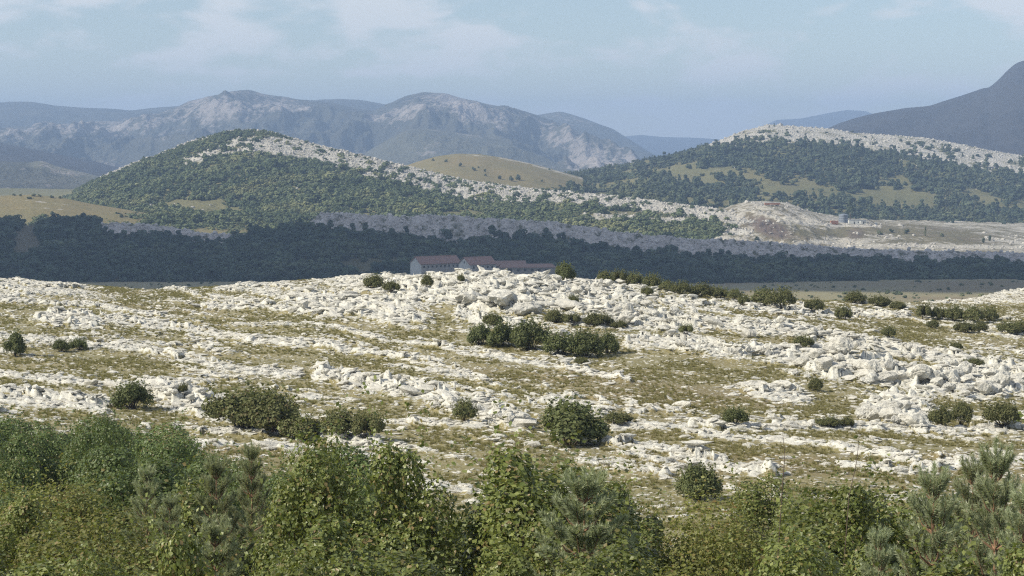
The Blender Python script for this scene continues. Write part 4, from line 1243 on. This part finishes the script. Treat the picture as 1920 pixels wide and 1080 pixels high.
HB = [
    (1062, 838, 150, 92, 'dark', 'big round lone bush casting a shadow on the turf in the lower middle'),
    (24, 670, 56, 54, 'dark', 'tall dark bush at the left edge of the stony slope'),
    (112, 660, 34, 26, 'dark', 'left one of a pair of low bushes near the left edge'),
    (146, 658, 36, 26, 'dark', 'right one of a pair of low bushes near the left edge'),
    (245, 768, 82, 56, 'dark', 'dark green bush left of the knobbly lower left outcrop'),
    (342, 736, 26, 18, 'dry', 'small dull bush on top of the knobbly lower left outcrop'),
    (700, 542, 40, 30, 'dry', 'rounded bush on the hill crest left of the farm buildings'),
    (733, 550, 36, 22, 'dry', 'low brown bush just below the rounded one on the crest'),
    (800, 540, 28, 28, 'dry', 'slanted narrow bush on the crest below the first barn'),
    (864, 532, 14, 18, 'dry', 'tiny upright bush on the crest below the second barn'),
    (1075, 573, 24, 20, 'dry', 'small round bush on pale rock right of the cleft'),
    (925, 612, 42, 28, 'dry', 'bush among rocks above the left end of the dark thicket'),
    (1042, 606, 40, 28, 'dry', 'wide bush behind the low white boulder'),
    (1074, 610, 34, 22, 'dry', 'bush between the low white boulder and the upright block'),
    (1122, 612, 60, 26, 'dry', 'spreading bush left of the upright square block'),
    (1160, 616, 36, 16, 'dry', 'low bush at the foot of the upright square block'),
    (902, 648, 56, 44, 'dark', 'leftmost bush of the dark thicket in the hollow'),
    (945, 653, 66, 54, 'dark', 'second bush from the left in the dark thicket'),
    (995, 657, 74, 62, 'dark', 'tallest bush in the middle of the dark thicket'),
    (1052, 668, 74, 50, 'dark', 'low broad bush in front of the gap of the dark thicket'),
    (1100, 671, 74, 58, 'dark', 'dense bush in the right half of the dark thicket'),
    (1140, 664, 44, 46, 'dark', 'rightmost browner bush of the dark thicket'),
    (1090, 682, 30, 12, 'dry', 'tiny ground hugging bush below the dark thicket'),
    (1215, 556, 26, 20, 'dry', 'small round bush below the hedge line right of the crest'),
    (1056, 528, 46, 38, 'dark', 'green tree like bush on the skyline right of the low shed'),
    (1288, 632, 30, 20, 'dry', 'low bush between the two ledges in the centre right'),
    (1508, 652, 44, 24, 'dry', 'bush tucked under the rounded boulder of the ledge'),
    (1667, 642, 32, 22, 'dry', 'small bush on turf above the long ledge'),
    (1530, 734, 34, 28, 'dry', 'bush at the foot of the first right hand crag'),
    (1795, 658, 28, 16, 'dry', 'tiny bush above the long ledge near the right edge'),
    (1828, 687, 40, 16, 'dry', 'flat bush on the long cliff top at the right'),
    (1380, 797, 52, 38, 'dark', 'lone dark bush above the straight white ledge'),
    (870, 792, 56, 46, 'dry', 'brown bush among broken rocks left of the big round bush'),
    (450, 805, 150, 82, 'dry', 'left part of the brown bush clump behind the green thicket'),
    (505, 812, 120, 82, 'dry', 'highest part of the brown bush clump behind the green thicket'),
    (565, 828, 90, 55, 'dry', 'low bush between the two brown clumps'),
    (640, 822, 80, 58, 'dry', 'left bush of the brown clump by the pale stone track'),
    (690, 822, 70, 52, 'dry', 'right bush of the brown clump by the pale stone track'),
    (1160, 796, 60, 24, 'dry', 'low bush hidden partly by the big round bush'),
    (1765, 800, 50, 44, 'dry', 'left bush of the row below the long cliff'),
    (1805, 798, 50, 46, 'dry', 'middle bush of the row below the long cliff'),
    (1885, 798, 76, 46, 'dry', 'right bush of the row below the long cliff'),
    (1555, 802, 50, 20, 'dry', 'low scrubby bush left of the lower right outcrop'),
    (1590, 802, 26, 22, 'dry', 'small bush touching the lower right outcrop'),
    (1312, 940, 92, 76, 'dark', 'dark bush on red soil just above the foreground shrubs'),
]
for k, (x, y, w, h, kd, lab) in enumerate(HB):
    hill_bush(x, y, w, h, kd, lab, None, k)
for k, (x, y, w, h) in enumerate([(1135, 530, 32, 24), (1162, 532, 34, 26), (1190, 536, 36, 28), (1222, 541, 40, 30), (1250, 546, 34, 22), (1280, 552, 44, 26), (1315, 557, 50, 28), (1348, 560, 40, 24), (1378, 562, 34, 22)]):
    hill_bush(x, y, w, h, 'dry', 'dull olive bush in the hedge line stepping down right of the crest', 'bushes of the hedge line on the skyline', k)
for k, (x, y, w, h) in enumerate([(1395, 574, 26, 22), (1432, 574, 54, 36), (1470, 575, 60, 38), (1528, 586, 38, 26), (1583, 600, 34, 28), (1605, 570, 50, 26), (1650, 576, 44, 24), (1685, 580, 34, 16)]):
    hill_bush(x, y, w, h, 'dry', 'olive bush along the stony skyline in the right half', 'bushes of the right skyline', k + 3)
for k, (x, y, w, h) in enumerate([(1735, 600, 30, 34), (1762, 600, 34, 28), (1790, 603, 44, 34), (1826, 605, 46, 34), (1858, 603, 40, 30), (1750, 616, 24, 18), (1812, 624, 44, 22), (1840, 622, 34, 20), (1895, 628, 48, 28), (1920, 626, 40, 24)]):
    hill_bush(x, y, w, h, 'dry', 'dark olive bush of the clump near the right edge of the slope', 'bush clump near the right edge', k + 1)

# ------------------------------------------------------------------ foreground shrubs
near_var = {'hazel': [], 'hazel_yellow': [], 'thicket': []}
for k in range(3):
    near_var['hazel'].append(bush_shape(700 + k, 17, 15000, 0.044, G['hazel'], G['bark'], 0.85, 0.24, 0.04, 1.35, (0.17, 0.33)))
for k in range(2):
    near_var['hazel_yellow'].append(bush_shape(720 + k, 17, 15000, 0.034, G['hazel_yellow'], G['bark'], 0.8, 0.24, 0.03, 1.35, (0.17, 0.33)))
for k in range(3):
    near_var['thicket'].append(bush_shape(740 + k, 16, 15000, 0.038, G['thicket'], G['bark'], 0.62, 0.20, 0.02, 1.1, (0.17, 0.32)))

def shrub(x, y, rad, top, kind_, label, group, k):
    z = float(ground_z(x, y)[0])
    flat = {'hazel': 0.85, 'hazel_yellow': 0.8, 'thicket': 0.62}[kind_]
    h = max(top - z, 0.8)
    e = bpy.data.objects.new('shrub', None)
    link(e)
    e.location = (x, y, z - 0.05)
    e.rotation_euler = (0, 0, random.uniform(0, 6.28))
    v = near_var[kind_]
    fo, st = v[k % len(v)]
    zs = h / fo['leaf_tops']
    for nm, me in (('foliage', fo), ('stem', st)):
        o = obj(nm, me, e)
        o.scale = (rad, rad, zs)
    return tag(e, label, 'shrub', group)

sky_line = interp([(-200, 770), (0, 772), (100, 775), (200, 785), (300, 802), (360, 825), (400, 812), (440, 800), (520, 812), (600, 818), (700, 828), (760, 832), (840, 800), (900, 795), (970, 812), (1010, 838), (1080, 858), (1140, 880), (1180, 905), (1260, 930), (1340, 935), (1400, 880), (1460, 860), (1530, 865), (1600, 890), (1680, 897), (1720, 925), (1780, 900), (1850, 860), (1920, 830), (2100, 800)])
PINES = [
    (1095, 878, 22.5, 3.6, 0, 'blue green young pine with orange trunk at the bottom centre'),
    (402, 965, 23, 3.0, 1, 'soft green young pine at the bottom left with one orange branch'),
    (275, 868, 34, 3.4, 2, 'thin greyish young pine poking out of the left thicket'),
    (405, 850, 34, 3.6, 1, 'fuller bluish young pine right of the thin one in the thicket'),
    (472, 828, 37, 3.6, 2, 'slim bluish young pine behind the hazels left of centre'),
    (318, 925, 33, 2.6, 2, 'small bluish young pine low between the two thicket pines'),
    (1750, 866, 23, 4.2, 2, 'open spreading young pine at the bottom right'),
    (1868, 822, 25, 4.4, 1, 'tallest young pine near the right edge'),
    (1825, 850, 27, 4.0, 2, 'young pine between the spreading one and the tallest one'),
    (1650, 985, 20, 2.4, 2, 'short young pine low in front of the bottom right hazels'),
    (1920, 905, 21, 3.2, 2, 'young pine cut by the right picture edge'),
]
count = 0
for D, sp, rr_ in ((80, 3.0, 2.4), (73, 2.9, 2.3), (66, 2.8, 2.2), (59, 2.6, 2.1), (52, 2.4, 2.0), (45.5, 2.2, 1.9), (39.5, 2.0, 1.8), (34, 1.9, 1.7), (29.5, 1.8, 1.7), (25, 1.6, 1.4), (21.5, 1.3, 1.15), (18.5, 1.2, 1.0)):
    x = -0.30 * D
    while x < 0.30 * D:
        xx, yy = x + random.uniform(-0.3, 0.3) * sp, D + random.uniform(-1.6, 1.6) * D / 50
        px = 960 + F * xx / yy
        x += sp * random.uniform(0.85, 1.15) * (0.72 if 620 < px < 1060 and 27 < D < 36 else 1.0)
        z = float(ground_z(xx, yy)[0])
        hmax = {80: 3.3, 73: 3.2, 66: 3.1}.get(D, 3.0)
        lim = float(sky_line(px)) + random.uniform(-6, 24 if px > 430 else 14)
        # rows the plant may reach: never above the line of crowns against the turf
        wish = z + hmax * (random.uniform(0.85, 1.15) if D > 55 else random.uniform(0.62, 1.15))
        if 480 < px < 1180 and 27 < D < 32: wish = z + random.uniform(3.4, 5.2)
        if px > 1330 and 27 < D < 36: wish = z + random.uniform(3.0, 4.2)
        if D < 27: wish = min(wish, row_z(random.uniform(985, 1060), D))
        for q in PINES:            # young pines stand clear of the shrubs before them
            if abs(px - q[0]) < 14 + 800 / yy and yy < q[2] + 1.0: lim = max(lim, q[1] + (58 if q[2] > 28 else 105))
        top = min(wish, row_z(lim, yy))
        if top - z < 0.9: continue
        if px > 420 and D > (62 if px < 730 else 47): continue
        if px > 340 and D > 70 : continue
        if 1170 < px < 1380: kd, lab, gr = 'hazel_yellow', 'yellowing broadleaf shrub right of the blue green pine at the bottom', 'yellowing foreground shrubs'
        elif px >= 1380: kd, lab, gr = 'hazel', 'dark leafy hazel shrub in the thicket at the bottom right', 'foreground shrubs at the bottom right'
        elif px > 430 and D < 47: kd, lab, gr = 'hazel', 'tall large leaved hazel shrub in the bottom middle', 'foreground hazels in the bottom middle'
        elif D > 47: kd, lab, gr = 'thicket', 'dense green shrub of the thicket running up the left side', 'green thicket on the left'
        else: kd, lab, gr = ('hazel' if random.random() < 0.75 else 'hazel_yellow'), 'leafy brownish green shrub in the bottom left corner', 'foreground shrubs at the bottom left'
        shrub(xx, yy, rr_ * random.uniform(0.8, 1.35), top, kd, lab, gr, count)
        count += 1
print('shrubs', count)

# ------------------------------------------------------------------ young pines
def pine_shape(seed, H=3.4, spread=1.0, whorls=8, dens=1.0, needle=0.075):
    r = np.random.default_rng(seed)
    segs, shoots = [], []
    segs.append(((0, 0, -0.2), (0.02, 0, H * 0.5), 0.045, 0.028))
    segs.append(((0.02, 0, H * 0.5), (0, 0.01, H - 0.25), 0.028, 0.010))
    shoots.append((np.array([0, 0.01, H - 0.45]), np.array([0, 0, 1.0]), 0.45))
    for w in range(whorls):
        z = H - 0.32 - w * (H - 0.5) / whorls * 1.0
        L = spread * (0.22 + 0.155 * w)
        nb = r.integers(5, 7)
        ph = r.uniform(0, 6.28)
        for b in range(nb):
            a = ph + b * 6.283 / nb + r.normal() * 0.15
            up = 0.95 - 0.075 * w
            d = np.array([math.cos(a), math.sin(a), up]); d /= np.linalg.norm(d)
            p0 = np.array([0, 0, z - 0.10])
            mid_ = p0 + d * L * 0.55 * np.array([1.1, 1.1, 0.8])
            p1 = p0 + d * L + np.array([0, 0, 0.12 * L])
            segs.append((p0, mid_, 0.014, 0.010)); segs.append((mid_, p1, 0.010, 0.004))
            shoots.append((mid_ + (p1 - mid_) * 0.3, (p1 - mid_) / np.linalg.norm(p1 - mid_) + np.array([0, 0, 0.35]), 0.30))
            ns = int(4 + L * 9)
            for s in range(ns):
                f = 0.35 + 0.6 * s / max(ns - 1, 1)
                q = p0 * (1 - f) + p1 * f
                side = (-1 if s % 2 else 1)
                sd = d * 0.8 + np.cross(d, [0, 0, 1]) * side * r.uniform(0.5, 1.0) + np.array([0, 0, r.uniform(0.15, 0.6)])
                sd /= np.linalg.norm(sd)
                ln = r.uniform(0.14, 0.26)
                segs.append((q, q + sd * ln, 0.005, 0.003))
                shoots.append((q, sd, ln))
    C, A, S = [], [], []
    for p, d, ln in shoots:
        d = d / np.linalg.norm(d)
        n = int(560 * ln * dens) + 16
        f = r.random(n)
        base = p + d * (f * ln)[:, None]
        rd = r.normal(size=(n, 3))
        rd -= (rd @ d)[:, None] * d
        rd /= np.linalg.norm(rd, axis=1)[:, None]
        nd = rd * 0.75 + d * r.uniform(0.5, 1.0, n)[:, None]
        nd /= np.linalg.norm(nd, axis=1)[:, None]
        C.append(base); A.append(nd); S.append(needle * r.uniform(0.8, 1.2, n))
    C, A, S = np.concatenate(C), np.concatenate(A), np.concatenate(S)
    side = np.cross(A, r.normal(size=A.shape)); side /= np.linalg.norm(side, axis=1)[:, None]
    wd = 0.0042
    V = np.stack([C - side * wd, C + side * wd, C + A * S[:, None]], 1).reshape(-1, 3)
    k = np.arange(len(C)) * 3
    fo = raw_mesh('needles', V, np.stack([k, k + 1, k + 2], 1), G['needles'])
    return fo, tubes_mesh('branches', segs[2:], G['pine_bark'], 5), tubes_mesh('trunk', segs[:2], G['pine_bark'], 8)
pines = [pine_shape(800, 3.6, 1.0, 9, 1.25), pine_shape(801, 3.2, 0.8, 8, 0.9), pine_shape(802, 3.6, 0.85, 9, 0.75)]
for k, (px, top, D, H, v, lab) in enumerate(PINES):
    y = D
    x = col_t(px, 900) * D
    e = bpy.data.objects.new('young_pine', None)
    link(e)
    zt = row_z(top, D)
    e.location = (x, y, zt - H)
    e.rotation_euler = (0, 0, k * 1.9)
    s = H / (3.2 if v == 1 else 3.6)
    wd_ = (1.0, 0.9, 0.75, 0.8, 0.7, 0.8)[k] if k < 6 else 0.72
    for nm, me in zip(('needles', 'branches', 'trunk'), pines[v]):
        o = obj(nm, me, e)
        o.scale = (s * wd_, s * wd_, s)
    tag(e, lab, 'pine')

# long bare stalks
for k, (x0, y0, x1, y1, D, lab) in enumerate([(1592, 930, 1618, 802, 26, 'long thin bare twig rising above the bottom right hazels'), (1468, 900, 1471, 812, 27, 'fine upright stalk left of the long bare twig')]):
    a = np.array([col_t(x0, y0) * D, D, row_z(y0, D)]); b = np.array([col_t(x1, y1) * D, D + 0.2, row_z(y1, D)])
    lo = np.array([a[0] - 0.2, D, float(ground_z(a[0], D)[0])])
    m1 = (a + b) / 2 + np.array([0.03, 0, 0])
    o = obj('twig', tubes_mesh('twig', [(lo, a, 0.01, 0.007), (a, m1, 0.007, 0.005), (m1, b, 0.005, 0.002)], G['bark'], 5))
    tag(o, lab, 'twig')

# ------------------------------------------------------------------ clouds high overhead (their shade lies on the valley)
def cloud(cx, cy, cz, rx, ry, rz_, seed, label):
    V, Fc = ico(6)
    d = V.copy()
    f = fbm(d[:, 0] * 2.2 + seed, d[:, 1] * 2.2 + d[:, 2], 5, seed)
    V = d * (1 + 0.18 * f)[:, None]
    V[:, 2] = np.where(V[:, 2] < 0, V[:, 2] * 0.35, V[:, 2] * (1 + 0.4 * fbm(d[:, 0] * 5, d[:, 1] * 5, 3, seed + 3)))
    # squarish plan so that the shade has a long straight edge
    r = np.maximum(np.abs(d[:, 0]), np.abs(d[:, 1])) / (np.hypot(d[:, 0], d[:, 1]) + 1e-6)
    V[:, 0] /= (0.6 + 0.4 * r); V[:, 1] /= (0.6 + 0.4 * r)
    V = V * np.array([rx, ry, rz_]) + np.array([cx, cy, cz])
    o = obj('cloud', raw_mesh('cloud', V, Fc, cloud_mat, True))
    tag(o, label, 'cloud', kind='stuff')
cloud_mat, nt, b, out = new_mat('cloud_white')
b.inputs['Base Color'].default_value = (0.9, 0.9, 0.92, 1)
CZ = 2600.0
def shade_cloud(x, y, z, rx, ry, rz_, seed, label):
    k = (CZ - z) / SUN_TO.z
    cloud(x + SUN_TO.x * k, y + SUN_TO.y * k, CZ, rx, ry, rz_, seed, label)
shade_cloud(-40, 1115, -66, 900, 240, 60, 7, 'long white cloud overhead that shades the valley')

# ------------------------------------------------------------------ haze
hz_m = bpy.data.materials.new('haze')
hz_m.use_nodes = True
nt = hz_m.node_tree
nt.nodes.clear()
o_ = nt.nodes.new('ShaderNodeOutputMaterial')
pv = nt.nodes.new('ShaderNodeVolumePrincipled')
pv.inputs['Density'].default_value = HAZE_DENSITY
pv.inputs['Color'].default_value = HAZE_COLOR
pv.inputs['Density Attribute'].default_value = ''
pv.inputs['Temperature Attribute'].default_value = ''
pv.inputs['Anisotropy'].default_value = 0.0
nt.links.new(pv.outputs[0], o_.inputs['Volume'])
V, Fq = box_v(-6500, 6500, -60, 13800, -175, 300)
tag(obj('haze', raw_mesh('haze', V, Fq, hz_m)), 'pale blue haze filling the air over the whole landscape', 'haze', kind='stuff')
